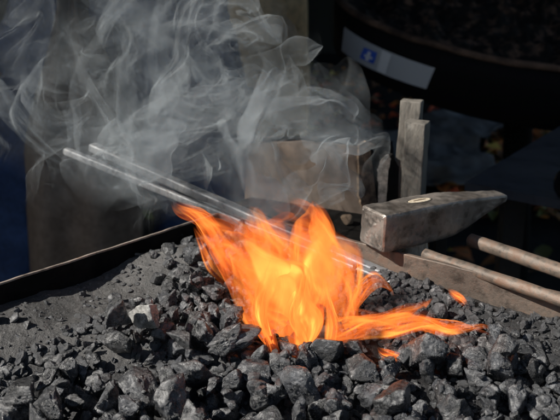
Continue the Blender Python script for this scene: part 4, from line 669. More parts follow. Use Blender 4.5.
for a, b in ((-.08, .08), (.12, .08), (.12, .19), (-.08, .19)):
    p = shelf_pt(a, b, 0); bm_obj('leg', box_bm(.012, .012, SZ-.004-GZ, Matrix.Translation((p.x, p.y, (SZ-.004-GZ)/2)), .001), black, sh)
# two arms that carry the rods
for a in (.185, .50):
    A1 = CORNER+RDIR*a+out*.0046; A2 = A1+out*.05
    zt = .0075
    bm = bar_between((A1.x-CORNER.x, A1.y-CORNER.y, zt-GZ), (A2.x-CORNER.x, A2.y-CORNER.y, zt-GZ), .008, .010, .001)
    bm_obj('rod_bracket', bm, black, hearth)

def stand(px, pyb, depth):  # foot position on the shelf seen at that column
    return PY(px, pyb, depth)
# grey upright blocks
blkm = mat_steel('weathered_block', (.10, .09, .078), (.19, .175, .15), .12, (.6, .8), .1, 1.1, .0012, (.10, .085, .07), (1, 1, .35))
def block(pxl, pxr, pytop, depth, thick, lean, yaw, label, seed):
    pl = PY(pxl, pytop, depth); pr = PY(pxr, pytop, depth); wd = (pr-pl).length
    ht = pl.z-SZ; bm = bmesh.new(); bmesh.ops.create_cube(bm, size=1)
    for v in bm.verts: v.co = Vector((v.co.x*wd*.93, v.co.y*thick, (v.co.z+.5)*ht))
    bmesh.ops.subdivide_edges(bm, edges=bm.edges, cuts=10, use_grid_fill=True)
    for v in bm.verts:
        n_ = float(fbm(np.array([[v.co.x*70+seed, v.co.y*70, v.co.z*40]]), 3, 11)[0])
        d_ = Vector((v.co.x/wd, v.co.y/thick, 0)); v.co += d_*.0016*n_
        if v.co.z > ht*.97: v.co.z += .0012*n_
    bevel(bm, .0012, 2)
    o = bm_obj('steel_block', bm, blkm, None, True); o.location = ((pl.x+pr.x)/2-math.sin(R(lean))*ht, depth+thick*.5, SZ)
    o.rotation_euler = (0, R(lean), R(yaw))
    return tag(o, label, 'block', 'upright blocks behind the hammer')
block(402, 425, 101, .885, .017, 2.0, -20, 'taller of two upright grey blocks, standing behind the other', 1)
block(408, 431, 123, .850, .020, 1.0, -24, 'shorter upright grey block directly behind the hammer head', 5)

# charred wooden box (weathered tan front, burnt end)
tan = mat_rough('weathered_board', (.155, .118, .092), (.18, .14, .112), 9, .85, .0003)
char = mat_rough('charcoal_black', (.004, .004, .004), (.016, .014, .013), 90, .9, .003)
burnt = mat_rough('scorched_edge', (.16, .12, .09), (.50, .36, .24), 120, .8, .001)
def ragged_board(name, pts, depth_l, depth_r, thick, mat, parent, origin, edge_amp=.0, seed=0, n_sub=8):
    """upright board with the given px outline at a slanted depth and a real thickness"""
    W = []; xl = min(p[0] for p in pts); xr = max(p[0] for p in pts); P2 = []
    m = len(pts)
    for i in range(m):
        a, b = pts[i], pts[(i+1) % m]
        for k in range(n_sub):
            t = k/n_sub; x = a[0]+(b[0]-a[0])*t; y = a[1]+(b[1]-a[1])*t
            if k: 
                x += edge_amp*float(fbm(np.array([[x*.35+seed, y*.35, 1.]]), 3, 4)[0]); y += edge_amp*float(fbm(np.array([[x*.35, y*.35+seed, 7.]]), 3, 5)[0])
            P2.append((x, y))
    front = []
    for x, y in P2:
        d_ = depth_l+(depth_r-depth_l)*(x-xl)/(xr-xl); front.append(PY(x, y, d_))
    nrm = Vector((-(depth_r-depth_l), PY(xr, 200, depth_r).x-PY(xl, 200, depth_l).x, 0)).normalized()
    bm = bmesh.new(); f = [bm.verts.new(v-origin) for v in front]; bk = [bm.verts.new(v-origin+nrm*thick) for v in front]
    bm.faces.new(f); bm.faces.new(bk[::-1])
    for i in range(len(f)): bm.faces.new((f[i], bk[i], bk[(i+1) % len(f)], f[(i+1) % len(f)]))
    bmesh.ops.triangulate(bm, faces=[q for q in bm.faces if len(q.verts) > 4])
    return bm_obj(name, bm, mat, parent)
bo = PY(330, 240, .93); bo.z = SZ
box = empty('charred_box', bo); tag(box, 'tan wooden box with one burnt open end, behind the flames and smoke', 'box')
ragged_board('front_board', [(246, 144), (300, 141), (357, 147), (361, 190), (362, 236), (244, 240)], .965, .895, .005, tan, box, bo, .8, 3)
ragged_board('back_board', [(262, 138), (330, 136), (392, 142), (394, 170), (395, 236), (262, 236)], 1.04, .985, .005, char, box, bo, 1.5, 6)
ragged_board('burnt_end', [(362, 150), (368, 144), (375, 148), (373, 158), (368, 163), (370, 180), (366, 196), (374, 208), (392, 214), (397, 236), (361, 236)], .898, .932, .004, char, box, bo, 1.4, 9)
ragged_board('scorched_rim', [(359, 146), (366, 141), (375, 145), (374, 149), (367, 147), (363, 156), (366, 170), (362, 190), (367, 205), (380, 212), (378, 217), (364, 214), (359, 196)], .892, .905, .004, burnt, box, bo, .7, 12)
# charred uprights beside it
for (pts, d0, lab, sd) in (([(378, 172), (383, 160), (389, 154), (394, 158), (398, 168), (402, 172), (405, 190), (407, 216), (376, 216), (379, 190)], .880, 'burnt black piece of wood with a pale split edge, beside the blocks', 2),):
    og = PY(390, 216, d0); og.z = SZ
    e = empty('charred_wood', og); tag(e, lab, 'charred wood')
    ragged_board('charred_face', [(386, 158), (393, 154), (398, 166), (405, 178), (407, 194), (409, 236), (384, 236), (388, 190)], d0, d0+.012, .016, char, e, og, 1.6, sd)
    ragged_board('split_edge', [(377, 170), (381, 160), (388, 155), (391, 159), (386, 175), (387, 236), (377, 236), (380, 195)], d0-.004, d0-.006, .003, mat_rough('grey_split', (.13, .12, .11), (.34, .31, .28), 150, .8, .001), e, og, .9, sd+4)
lo = lump_obj(345, 236, .0, .008, 611, burnt, 'scorched tan chip of wood at the corner between the box and rim', (.3, .9, .4)); lo.name = 'wood_chip'; lo['category'] = 'wood chip'; del lo['group']
lo.location = PY(347, 238, .86); lo.location.z = SZ+.006
lo2 = lump_obj(345, 236, .0, .011, 621, mat_rough('clinker', (.12, .07, .05), (.30, .16, .10), 120, .85, .001), 'rusty brown clinker lump behind the striking face of the hammer', (.1, .4, 1.4)); lo2.name = 'clinker'; lo2['category'] = 'clinker'; del lo2['group']
lo2.location = PY(371, 212, .875)

# black knob of a handle lying on the table at the picture's right edge
kb = PZ(572, 200, TZ); kn = empty('crank_handle', kb); tag(kn, 'glossy black round crank knob on the blue grey table', 'crank handle')
kbm = mat_plain('black_gloss', (.008, .008, .009), .25)
V_, F_ = hull_np([ellipse_ring(0, r_, r_, z) for z, r_ in ((.0, .010), (.004, .018), (.012, .023), (.022, .0245), (.032, .022), (.040, .015), (.043, .006))])
mesh_np('knob', V_, F_, kbm, kn)
bm_obj('crank_arm', rod_bm((.01, 0, .02), (.19, -.03, .012), .007), black, kn, True)

# ------------------------------------------------------------------ background: leaf litter, cloth, tub, sack
# leaves: many small bent leaves on the ground behind
rng = np.random.RandomState(3); LVx = []; LF = []; LC = []; nb = 0
def leaf(x, y, z, s, yaw, tilt, cup, col):
    global nb
    prof = [(0, 0), (.25, .22), (.5, .3), (.78, .2), (1., 0)]
    vs_ = []
    for t, hw in prof:
        vs_ += [(t-.5, hw, cup*(hw*1.3)**2*4+.25*cup*math.sin(t*3)), (t-.5, 0, 0.25*cup*math.sin(t*3)), (t-.5, -hw, cup*(hw*1.3)**2*4+.25*cup*math.sin(t*3))]
    a = np.array(vs_)*s; M = np.array(Euler((tilt, tilt*.6, yaw)).to_matrix())
    LVx.append((M @ a.T).T+np.array((x, y, z))); 
    for k in range(4):
        b_ = nb+k*3; LF.append((b_, b_+1, b_+4, b_+3)); LF.append((b_+1, b_+2, b_+5, b_+4))
    LC.append(np.repeat([[min(.8, q*3.6) for q in col]], 15, 0)); nb += 15
pal = [(.16, .055, .018), (.24, .09, .02), (.10, .045, .02), (.28, .17, .04), (.07, .04, .022), (.05, .055, .018), (.19, .035, .015), (.12, .07, .035)]
ka = 0
while ka < 2600:
    x = rng.uniform(-2.6, 4.2); y = rng.uniform(1.3, 7.5)
    px, py = pix((x, y, GZ))
    band = 425 < px < 620 and (py > 205-(px-425)*.88) and py < 225
    if not band and rng.rand() > .10: continue
    z = GZ+.03*float(fbm(np.array([[x*1.2, y*1.2, 0]]), 3, 30)[0])+.012*float(fbm(np.array([[x*7, y*7, 0.]]), 3, 31)[0])+.008+.03*rng.rand()
    leaf(x, y, z, rng.uniform(.05, .12), rng.uniform(0, 6.3), rng.uniform(-.5, .5), rng.uniform(-.3, .6), pal[rng.randint(len(pal))]); ka += 1
t = NT('dead_leaf'); at = t.add('ShaderNodeAttribute', attribute_name='tint', attribute_type='GEOMETRY')
t.pbr(at.outputs['Color'], .7)
lv = mesh_np('fallen_leaves', np.concatenate(LVx), np.array(LF), t.m)
ca = lv.data.color_attributes.new('tint', 'FLOAT_COLOR', 'POINT'); lc = np.concatenate(LC); ca.data.foreach_set('color', np.concatenate([lc, np.ones((len(lc), 1))], 1).astype(np.float32).ravel())
tag(lv, kind='stuff', label='brown and orange fallen leaves on the dark ground')

# crumpled grey cloth strip on the ground
cl = mat_rough('grey_cloth', (.14, .138, .135), (.20, .198, .195), 5, .9, .002)
A0 = PZ(372, 178, GZ+.03); A1 = PZ(535, 84, GZ+.03); nu, nv = 120, 50; CV = []
wd_l = PZ(395, 200, GZ)-PZ(372, 178, GZ)
for i in range(nu):
    t_ = i/(nu-1); c = A0.lerp(A1, t_)
    for j in range(nv):
        s_ = (j/(nv-1)-.5)*2
        hw = (.34+.10*math.sin(t_*7+1)+.08*math.sin(t_*17))*(1-.72*t_**1.5)
        px_ = c+Vector((.80, -.55, 0)).normalized()*s_*hw
        CV.append((px_.x, px_.y, 0))
CV = np.array(CV); CV[:, 2] = GZ+.045+.030*ridged(CV*3.3, 3, 60)+.02*fbm(CV*9, 2, 61)
Fc = grid_faces(nu, nv); o = mesh_np('grey_cloth', CV, Fc, cl); md = o.modifiers.new('t', 'SOLIDIFY'); md.thickness = .004
tag(o, 'crumpled grey cloth lying on the ground beside the leaves', 'cloth')

# wide round black fire bowl on legs with a rusty lip, filled with burnt rubble; label on its side
Rt = .436; TUBC = Vector((.5599, 2.0015, .123))
tub = empty('fire_bowl', TUBC); tag(tub, 'wide black round bowl with rusty lip and a silver label on its side', 'fire bowl')
tub.rotation_euler = (.1734, .0961, 0)
TM4 = Matrix.Translation(TUBC) @ Euler((.1734, .0961, 0)).to_matrix().to_4x4(); TI = TM4.inverted()
def tub_ring(r, z, n_=140): return np.array([(r*math.cos(2*math.pi*i/n_), r*math.sin(2*math.pi*i/n_), z) for i in range(n_)])
TPZ = [-.158, -.153, -.145, -.124, -.05, -.012]; TPR = [Rt*.45, Rt*.66, Rt*.86, Rt*.975, Rt*.995, Rt*.998]
blackp = mat_plain('black_enamel', (.003, .003, .0034), .8, 0., .12)
lip = mat_rough('rusty_lip', (.03, .018, .013), (.15, .09, .06), 12, .8, .004)
V_, F_ = hull_np([tub_ring(r, z) for z, r in zip(TPZ, TPR)]+[tub_ring(Rt*.95, -.012), tub_ring(Rt*.93, -.04)])
mesh_np('bowl_body', V_, F_, blackp, tub)
V_, F_ = hull_np([tub_ring(Rt*1.0, -.011), tub_ring(Rt*1.008, -.007), tub_ring(Rt*1.008, -.001), tub_ring(Rt*.99, .002), tub_ring(Rt*.965, -.001), tub_ring(Rt*.955, -.010)])
V_[:, 2] += .003*fbm(V_*14, 2, 70); mesh_np('lip', V_, F_[:-2], lip, tub)
nr, ntt = 70, 200; rr_ = np.linspace(.01, Rt*.965, nr); th_ = np.linspace(0, 2*math.pi, ntt, endpoint=False)
RR, TT = np.meshgrid(rr_, th_, indexing='ij'); AV = np.stack([RR.ravel()*np.cos(TT.ravel()), RR.ravel()*np.sin(TT.ravel()), 0*RR.ravel()], 1)
AV[:, 2] = -.028+.020*ridged(AV*11, 3, 80)+.012*fbm(AV*34, 2, 81)
mesh_np('bowl_filling', AV, grid_faces(nr, ntt, True), mat_rough('burnt_rubble', (.006, .005, .004), (.26, .15, .10), 30, .9, .01, ramp=(.50, .74)), tub)
bm_obj('pedestal', rod_bm((.03, .05, -.14), TI @ Vector((TUBC.x+.06, TUBC.y+.05, GZ)), .035, rings=3), blackp, tub, True)
def tub_radius(z): return np.interp(z, TPZ, TPR)
def on_tub(px, py):
    """where the line of sight meets the side, as angle and height in the bowl's own frame"""
    d = ray(px, py)
    for k in range(6000):
        t = 1.0+k*.0005; p = TI @ Vector((d.x*t, d.y*t, CAMZ+d.z*t))
        e_ = math.hypot(p.x, p.y)-tub_radius(p.z) if TPZ[0] < p.z < -.001 else 9.
        if k == 0 or e_ < best[0]: best = (e_, p.copy())
        if e_ < 0: break
    p = best[1]
    return math.atan2(p.y, p.x), p.z
def patch(name, quad, mat, lift, parent, nx=24, ny=8):
    co = [on_tub(x, y) for x, y in quad]; V_ = []
    co = [(a if a < 1.5 else a-2*math.pi, z) for a, z in co]
    for i in range(nx):
        for j in range(ny):
            u, v = i/(nx-1), j/(ny-1)
            an = (co[0][0]*(1-u)+co[1][0]*u)*(1-v)+(co[3][0]*(1-u)+co[2][0]*u)*v
            z = (co[0][1]*(1-u)+co[1][1]*u)*(1-v)+(co[3][1]*(1-u)+co[2][1]*u)*v
            r_ = tub_radius(z)+lift; V_.append((r_*math.cos(an), r_*math.sin(an), z-lift*.5))
    return mesh_np(name, np.array(V_), grid_faces(nx, ny), mat, parent)
lb = patch('label_plate', [(346, 26), (436, 67), (427, 88), (343, 50)], mat_plain('silver_label', (.34, .36, .38), .5, .1), .003, tub)
bq = patch('label_emblem', [(366, 46), (379, 51.5), (375.5, 63), (361.5, 56.5)], mat_plain('label_blue', (.03, .10, .50), .5), .0045, lb)
patch('emblem_mark', [(370.6, 49.5), (373.6, 50.9), (370.6, 59.4), (367.6, 58)], mat_plain('label_white', (.6, .62, .66), .5), .006, lb)
patch('emblem_bar', [(367.4, 52.2), (375.6, 55.7), (374.9, 57.9), (366.7, 54.4)], mat_plain('label_white2', (.5, .55, .62), .5), .0068, lb)
patch('label_stripe', [(384, 49), (393.5, 53.2), (387, 73), (378.5, 69)], mat_plain('label_pale', (.52, .54, .56), .5), .0045, lb)

# pale canvas sack
ring = []; sx = PY(247, 60, 2.5)
for k in range(60):
    t_ = k/59; z = GZ+1.12*t_; rad = .150*(1+.25*math.sin(t_*3.0))*(1-.5*max(0, t_-.85)/.15*.9)*(.9 if t_ < .02 else 1)
    an = np.linspace(0, 2*math.pi, 64, endpoint=False)
    P_ = np.stack([np.cos(an)*rad, np.sin(an)*rad*.9, an*0+z], 1); n_ = fbm(P_*np.array([9, 9, 4]), 3, 77)
    P_[:, :2] *= (1+.06*n_)[:, None]; P_[:, 0] += sx.x; P_[:, 1] += 2.5; ring.append(P_)
V_, F_ = hull_np(ring); sk = mesh_np('canvas_sack', V_, F_, mat_rough('canvas', (.92, .62, .32), (.98, .72, .42), 8, .9, .002)); tag(sk, 'tall beige canvas sack standing behind the smoke, next to the black tub', 'sack')

# ------------------------------------------------------------------ the smith, seen from thigh to shin through the smoke
PXx, PYy = PY(128, 150, 1.72).x, 1.72
per = empty('person', (PXx, PYy, GZ)); tag(per, 'person in navy work clothes and brown leather apron standing behind the smoke', 'person')
navy = mat_rough('navy_cloth', (.012, .030, .085), (.022, .05, .13), 14, .85, .002)
skin_m = mat_rough('skin', (.42, .24, .16), (.50, .30, .21), 30, .55, .0005)
def skinned(name, chain, mat, parent, sub=2):
    me = bpy.data.meshes.new(name); me.from_pydata([c[0] for c in chain[0]], chain[1], [])
    o = bpy.data.objects.new(name, me); link(o, parent); o.modifiers.new('s', 'SKIN')
    if not me.skin_vertices: me.skin_vertices.new()
    for sv, c in zip(me.skin_vertices[0].data, chain[0]): sv.radius = c[1] if hasattr(c[1], '__len__') else (c[1], c[1])
    me.skin_vertices[0].data[0].use_root = True
    s_ = o.modifiers.new('u', 'SUBSURF'); s_.levels = s_.render_levels = sub; me.materials.append(mat)
    return o
# body (one figure): pelvis root; faces the fire (towards -y), elbows bent, hands gathered high at the chest
Bd = [((0, 0, .95), (.16, .12)), ((0, 0, 1.08), (.155, .11)), ((0, .01, 1.25), (.17, .12)), ((0, .01, 1.40), (.18, .11)), ((0, 0, 1.50), (.06, .06)), ((0, -.02, 1.58), (.058, .06)), ((0, -.03, 1.66), (.078, .098)), ((0, -.03, 1.75), (.07, .085)),
      ((.12, 0, .88), (.075, .08)), ((.17, -.03, .50), (.055, .055)), ((.19, 0, .12), (.04, .04)), ((.19, -.02, .05), (.05, .04)), ((.21, -.16, .035), (.045, .03)),
      ((-.12, 0, .88), (.075, .08)), ((-.17, -.03, .50), (.055, .055)), ((-.19, .0, .12), (.04, .04)), ((-.21, -.02, .05), (.05, .04)), ((-.23, -.16, .035), (.045, .03)),
      ((.20, 0, 1.42), (.06, .06)), ((.25, .0, 1.15), (.045, .045)), ((.12, -.20, 1.22), (.034, .034)), ((.07, -.27, 1.25), (.03, .02)),
      ((-.20, 0, 1.42), (.06, .06)), ((-.25, .0, 1.15), (.045, .045)), ((-.12, -.20, 1.22), (.034, .034)), ((-.07, -.27, 1.25), (.03, .02))]
Eg = [(0, 1), (1, 2), (2, 3), (3, 4), (4, 5), (5, 6), (6, 7), (0, 8), (8, 9), (9, 10), (10, 11), (11, 12), (0, 13), (13, 14), (14, 15), (15, 16), (16, 17), (3, 18), (18, 19), (19, 20), (20, 21), (3, 22), (22, 23), (23, 24), (24, 25)]
skinned('body', (Bd, Eg), skin_m, per)
# clothing: trousers, jacket, apron, boots, hair
def tube_cloth(name, secs, mat, seed, amp=.012, sub=64):
    """secs: (centre, rx, ry) along a limb"""
    rings = []; S_ = []
    for k in range(len(secs)-1):
        for j in range(14):
            t_ = j/14; t2 = t_*t_*(3-2*t_)
            a, b = secs[k], secs[k+1]; S_.append((Vector(a[0]).lerp(Vector(b[0]), t_), a[1]+(b[1]-a[1])*t2, a[2]+(b[2]-a[2])*t2))
    S_.append((Vector(secs[-1][0]), secs[-1][1], secs[-1][2])); an = np.linspace(0, 2*math.pi, sub, endpoint=False)
    for c, rx, ry in S_:
        P_ = np.stack([c.x+np.cos(an)*rx, c.y+np.sin(an)*ry, c.z+0*an], 1)
        n_ = ridged(P_*np.array([7, 7, 11])+seed, 3, 90)*amp
        P_[:, 0] += np.cos(an)*n_; P_[:, 1] += np.sin(an)*n_; rings.append(P_)
    return hull_np(rings)
Vt = []; Ft = []; nb_ = 0
for sgn in (1, -1):
    v_, f_ = tube_cloth('t', [((sgn*.05, 0, 1.04), .12, .13), ((sgn*.10, 0, .90), .125, .135), ((sgn*.15, -.02, .65), .115, .12), ((sgn*.18, -.03, .45), .105, .108), ((sgn*.20, 0, .10), .085, .095)], navy, sgn*3)
    Vt.append(v_); Ft += [tuple(i+nb_ for i in f) for f in f_]; nb_ += len(v_)
mesh_np('trousers', np.concatenate(Vt), Ft, navy, per)
v_, f_ = tube_cloth('j', [((0, 0, .93), .19, .145), ((0, 0, 1.1), .18, .14), ((0, .01, 1.3), .205, .145), ((0, .01, 1.44), .20, .125), ((0, 0, 1.53), .075, .075)], navy, 7)
mesh_np('jacket', v_, f_, navy, per)
for sgn in (1, -1):
    skinned('sleeve', ([((sgn*.17, 0, 1.43), .075), ((sgn*.26, .0, 1.15), .06), ((sgn*.14, -.18, 1.21), .048)], [(0, 1), (1, 2)]), navy, per)
    skinned('boot', ([((sgn*.20, 0, .16), .078), ((sgn*.20, -.01, .07), .07), ((sgn*.22, -.17, .045), .052)], [(0, 1), (1, 2)]), mat_plain('boot_leather', (.02, .015, .012), .5), per)
skinned('hair', ([((0, -.005, 1.72), (.082, .095)), ((0, .005, 1.78), (.07, .08))], [(0, 1)]), mat_rough('hair', (.02, .015, .01), (.05, .035, .02), 60, .7), per)
# leather apron: a curved hanging sheet with folds
nu, nv = 60, 90; Va = []
for i in range(nu):
    for j in range(nv):
        u = i/(nu-1)*2-1; t_ = j/(nv-1); z = 1.30-.92*t_
        q_ = min(1, max(0, (t_-.30)/.40)); hw = .026+.085*q_*q_*(3-2*q_); x = u*hw-.055-.01*t_; y = -.185+.05*u*u-.03*t_+.012*math.sin(u*6+t_*3)
        Va.append((x, y, z))
ap = mesh_np('apron', np.array(Va), grid_faces(nu, nv), mat_rough('brown_leather', (.13, .095, .070), (.20, .15, .115), 9, .75, .002), per)
ap.modifiers.new('t', 'SOLIDIFY').thickness = .004

# ------------------------------------------------------------------ unseen canopy, added above the view so the background falls into shade
cv = empty('shade_canopy', (-2.6, 4.6, GZ)); tag(cv, 'unseen dark canopy on four poles, added to shade the background', 'canopy')
cvm = mat_plain('dark_canvas', (.02, .022, .02), .9)
bm = bmesh.new(); zc = 2.35; ap_ = bm.verts.new((0, 0, 3.0)); cr = [bm.verts.new((x, y, zc)) for x, y in ((-5.5, -4.10), (5.5, -4.10), (5.5, 4), (-5.5, 4))]
for i in range(4): bm.faces.new((cr[i], cr[(i+1) % 4], ap_))
c_ = bm_obj('shade_roof', bm, cvm, cv); c_.modifiers.new('t', 'SOLIDIFY').thickness = .01
bm = bmesh.new(); bm.faces.new([bm.verts.new(q) for q in ((-5.48, -4.05, .0), (-5.48, 3.95, .0), (-5.48, 3.95, 2.34), (-5.48, -4.05, 2.34))]); c_ = bm_obj('shade_side_wall', bm, cvm, cv); c_.modifiers.new('t', 'SOLIDIFY').thickness = .01
bm = bmesh.new(); bm.faces.new([bm.verts.new(q) for q in ((-5.45, 3.98, .0), (5.45, 3.98, .0), (5.45, 3.98, 2.34), (-5.45, 3.98, 2.34))]); c_ = bm_obj('shade_side_wall', bm, cvm, cv); c_.modifiers.new('t', 'SOLIDIFY').thickness = .01
for x, y in ((-5.4, -4.0), (5.4, -4.0), (5.4, 3.9), (-5.4, 3.9)):
    bm_obj('pole', rod_bm((x, y, 0), (x, y, 2.36), .03, rings=4), black, cv, True)

# ------------------------------------------------------------------ swirling air: a band limited divergence free velocity field
def vel_table(seed, lo, hi, N=48):
    r = np.random.RandomState(seed); k = np.fft.fftfreq(N)*N
    KX, KY, KZ = np.meshgrid(k, k, k, indexing='ij'); K = np.sqrt(KX**2+KY**2+KZ**2); band = ((K >= lo) & (K <= hi))*1.
    A_ = [np.fft.fftn(r.normal(size=(N, N, N)))*band*np.maximum(K, 1)**-1.2 for _ in range(3)]
    U = [1j*(KY*A_[2]-KZ*A_[1]), 1j*(KZ*A_[0]-KX*A_[2]), 1j*(KX*A_[1]-KY*A_[0])]
    T = np.stack([np.real(np.fft.ifftn(u)) for u in U], -1); T /= T.std(); return T.astype(np.float32)
def vel(T, P, L_):
    """P metres, table period L_ metres"""
    N = T.shape[0]; q = P/L_*N; i = np.floor(q).astype(int); f = (q-i).astype(np.float32)[:, :, None]
    i0 = i % N; i1 = (i+1) % N; o = 0
    for a in (0, 1):
        for b in (0, 1):
            for c in (0, 1):
                wx = f[:, 0] if a else 1-f[:, 0]; wy = f[:, 1] if b else 1-f[:, 1]; wz = f[:, 2] if c else 1-f[:, 2]
                o = o+T[(i1 if a else i0)[:, 0], (i1 if b else i0)[:, 1], (i1 if c else i0)[:, 2]]*(wx*wy*wz)
    return o
TB = vel_table(5, 1, 3); TS = vel_table(6, 3, 9)
def set_attr(o, name, arr, typ='FLOAT'):
    a = o.data.attributes.new(name, typ, 'POINT'); a.data.foreach_set('value' if typ == 'FLOAT' else 'vector', np.asarray(arr, np.float32).ravel())
def spline(pts, n_):
    """Catmull-Rom through rows of pts"""
    pts = np.array(pts, float); m = len(pts); P_ = np.concatenate([[2*pts[0]-pts[1]], pts, [2*pts[-1]-pts[-2]]])
    u = np.linspace(0, m-1-1e-6, n_); i = u.astype(int); f = (u-i)[:, None]
    a, b, c, d = P_[i], P_[i+1], P_[i+2], P_[i+3]
    return .5*((2*b)+(-a+c)*f+(2*a-5*b+4*c-d)*f**2+(-a+3*b-3*c+d)*f**3)

smk = mat_smoke(); SMOKE = []
def smoke_sheet(path, seed, dens, filled=.35, steps=12, amp=.0036, nu=240, nv=110, open_=False, squash=.55, fin=.12, fout=.5, fine=.62, arc=1.15, thin_=False):
    """path rows: px, py, depth, radius in px; a veil wrapped round a rising plume, then carried by the swirling air"""
    C_ = spline(path, nu); cen = np.array([PY(x, y, d) for x, y, d, _ in C_]); rad = C_[:, 3]/FPX*C_[:, 2]
    T_ = np.gradient(cen, axis=0); T_ /= np.linalg.norm(T_, axis=1)[:, None]
    side = np.cross(T_, np.array([0, 1., 0])); side /= np.linalg.norm(side, axis=1)[:, None]; dep = np.cross(side, T_)
    an = np.linspace(0, math.pi*(arc if open_ else 2), nv, endpoint=open_)+(math.pi if seed % 2 > 1 else 0)
    P_ = cen[:, None, :]+rad[:, None, None]*(np.cos(an)[None, :, None]*side[:, None, :]+squash*np.sin(an)[None, :, None]*dep[:, None, :])
    P_ = P_.reshape(-1, 3); age = np.repeat(np.linspace(0, 1, nu), nv)
    for k in range(steps):
        g_ = np.clip(age*2.2+.10, 0, 1)[:, None]
        P_ = P_+g_*amp*(vel(TB, P_+seed*.37, .36)*1.0+vel(TS, P_+seed*.91, .34)*fine+vel(TS, P_+seed*1.7, .15)*fine*.28)
    f = np.clip(age/fin, 0, 1)*np.clip((1-age)/fout, 0, 1)
    ed_ = np.ones(nv) if not open_ else np.sin(np.linspace(0, math.pi, nv))**.7
    f = f*np.tile(ed_, nu)
    zmin = .028+np.maximum(0, -.09-P_[:, 0])*.28; f = f*np.clip((P_[:, 2]-zmin)/.035, 0, 1)     # it rises: none hangs low beside the pan
    if P_[:, 1].max() < 1.2 and not thin_: f = f*np.clip((.100-P_[:, 0])/.025, 0, 1)
    pt = .55+.8*fbm(P_*14+seed, 3, 33); f = f*np.clip(pt, 0.05, 1.4)
    o = mesh_np('smoke_veil', P_, grid_faces(nu, nv, not open_), smk, None)
    set_attr(o, 'filled', f*0+filled); set_attr(o, 'dens', f*dens); SMOKE.append(o); return o
plumes = [
 # main mass rising left of centre, then out of the top
 ([(300, 232, .70, 10), (262, 205, .72, 34), (222, 165, .76, 58), (200, 110, .80, 66), (178, 40, .84, 60), (165, -30, .88, 60), (160, -80, .9, 60)], .075, {}),
 ([(290, 230, .68, 8), (245, 195, .70, 28), (225, 150, .72, 30), (215, 100, .76, 34), (205, 40, .80, 34), (200, -40, .86, 40)], .065, {}),
 ([(280, 228, .67, 8), (225, 200, .69, 24), (170, 160, .72, 34), (150, 100, .76, 44), (120, 40, .82, 50), (90, -50, .86, 60)], .075, {}),
 # the curling edge on the right
 ([(318, 222, .70, 5), (312, 180, .73, 20), (308, 140, .76, 38), (298, 105, .79, 44), (268, 82, .80, 38), (225, 75, .82, 34)], .105, dict(amp=.0024, filled=.25)),
 ([(330, 220, .70, 4), (340, 180, .74, 12), (335, 145, .76, 20), (322, 110, .78, 30), (290, 85, .80, 26)], .085, dict(nu=200, nv=90, amp=.0022, filled=.2)),
 ([(270, 225, .70, 8), (235, 190, .74, 30), (195, 150, .80, 60), (185, 90, .86, 80), (160, 20, .92, 85), (150, -60, .95, 85)], .24, dict(fine=.3, filled=1.)),
 ([(310, 225, .72, 6), (290, 185, .76, 26), (270, 145, .80, 46), (250, 110, .84, 60), (215, 60, .90, 60), (190, -30, .95, 50)], .22, dict(fine=.3, filled=1.)),
 ([(240, 240, .69, 8), (200, 205, .72, 24), (160, 170, .76, 44), (110, 100, .82, 66), (80, 20, .88, 76), (60, -60, .95, 80)], .19, dict(fine=.3, filled=1.)),
 # wisps on the left
 ([(210, 230, .70, 6), (150, 205, .72, 26), (110, 165, .74, 40), (70, 110, .78, 52), (40, 50, .84, 60), (20, -40, .90, 60)], .055, dict(open_=True, fine=.5)),
 ([(170, 225, .74, 8), (105, 205, .78, 30), (60, 165, .82, 42), (25, 110, .86, 50), (0, 40, .9, 55)], .09, dict(filled=.8, fine=.4)),
 # wisp over the charred wood
 ([(372, 205, .86, 4), (378, 180, .86, 9), (385, 155, .86, 11), (376, 140, .85, 9), (350, 133, .84, 7), (310, 130, .82, 8), (270, 120, .82, 12)], .06, dict(nu=160, nv=60, amp=.0010, fine=.4, thin_=True, filled=.3)),
]
for i, (pth, dn, kw) in enumerate(plumes):
    for rep_ in range(1):
        k2 = dict(kw); k2['filled'] = k2.get('filled', .6); k2['fine'] = k2.get('fine', .62)*(1., 1.35)[rep_]
        smoke_sheet([(a+rep_*6, b-rep_*5, c+.012*rep_, d*(1-.25*rep_)) for a, b, c, d in pth], i*1.7+.4+rep_*31.3, dn*SMOKE_GAIN, **k2)
def merge(objs, name):
    bpy.ops.object.select_all(action='DESELECT')
    for o in objs: o.select_set(True)
    bpy.context.view_layer.objects.active = objs[0]; bpy.ops.object.join(); objs[0].name = name; objs[0].data.name = name; return objs[0]
s_ = merge(SMOKE, 'smoke'); tag(s_, 'thin grey smoke curling up from the fire and steel bars', kind='stuff')

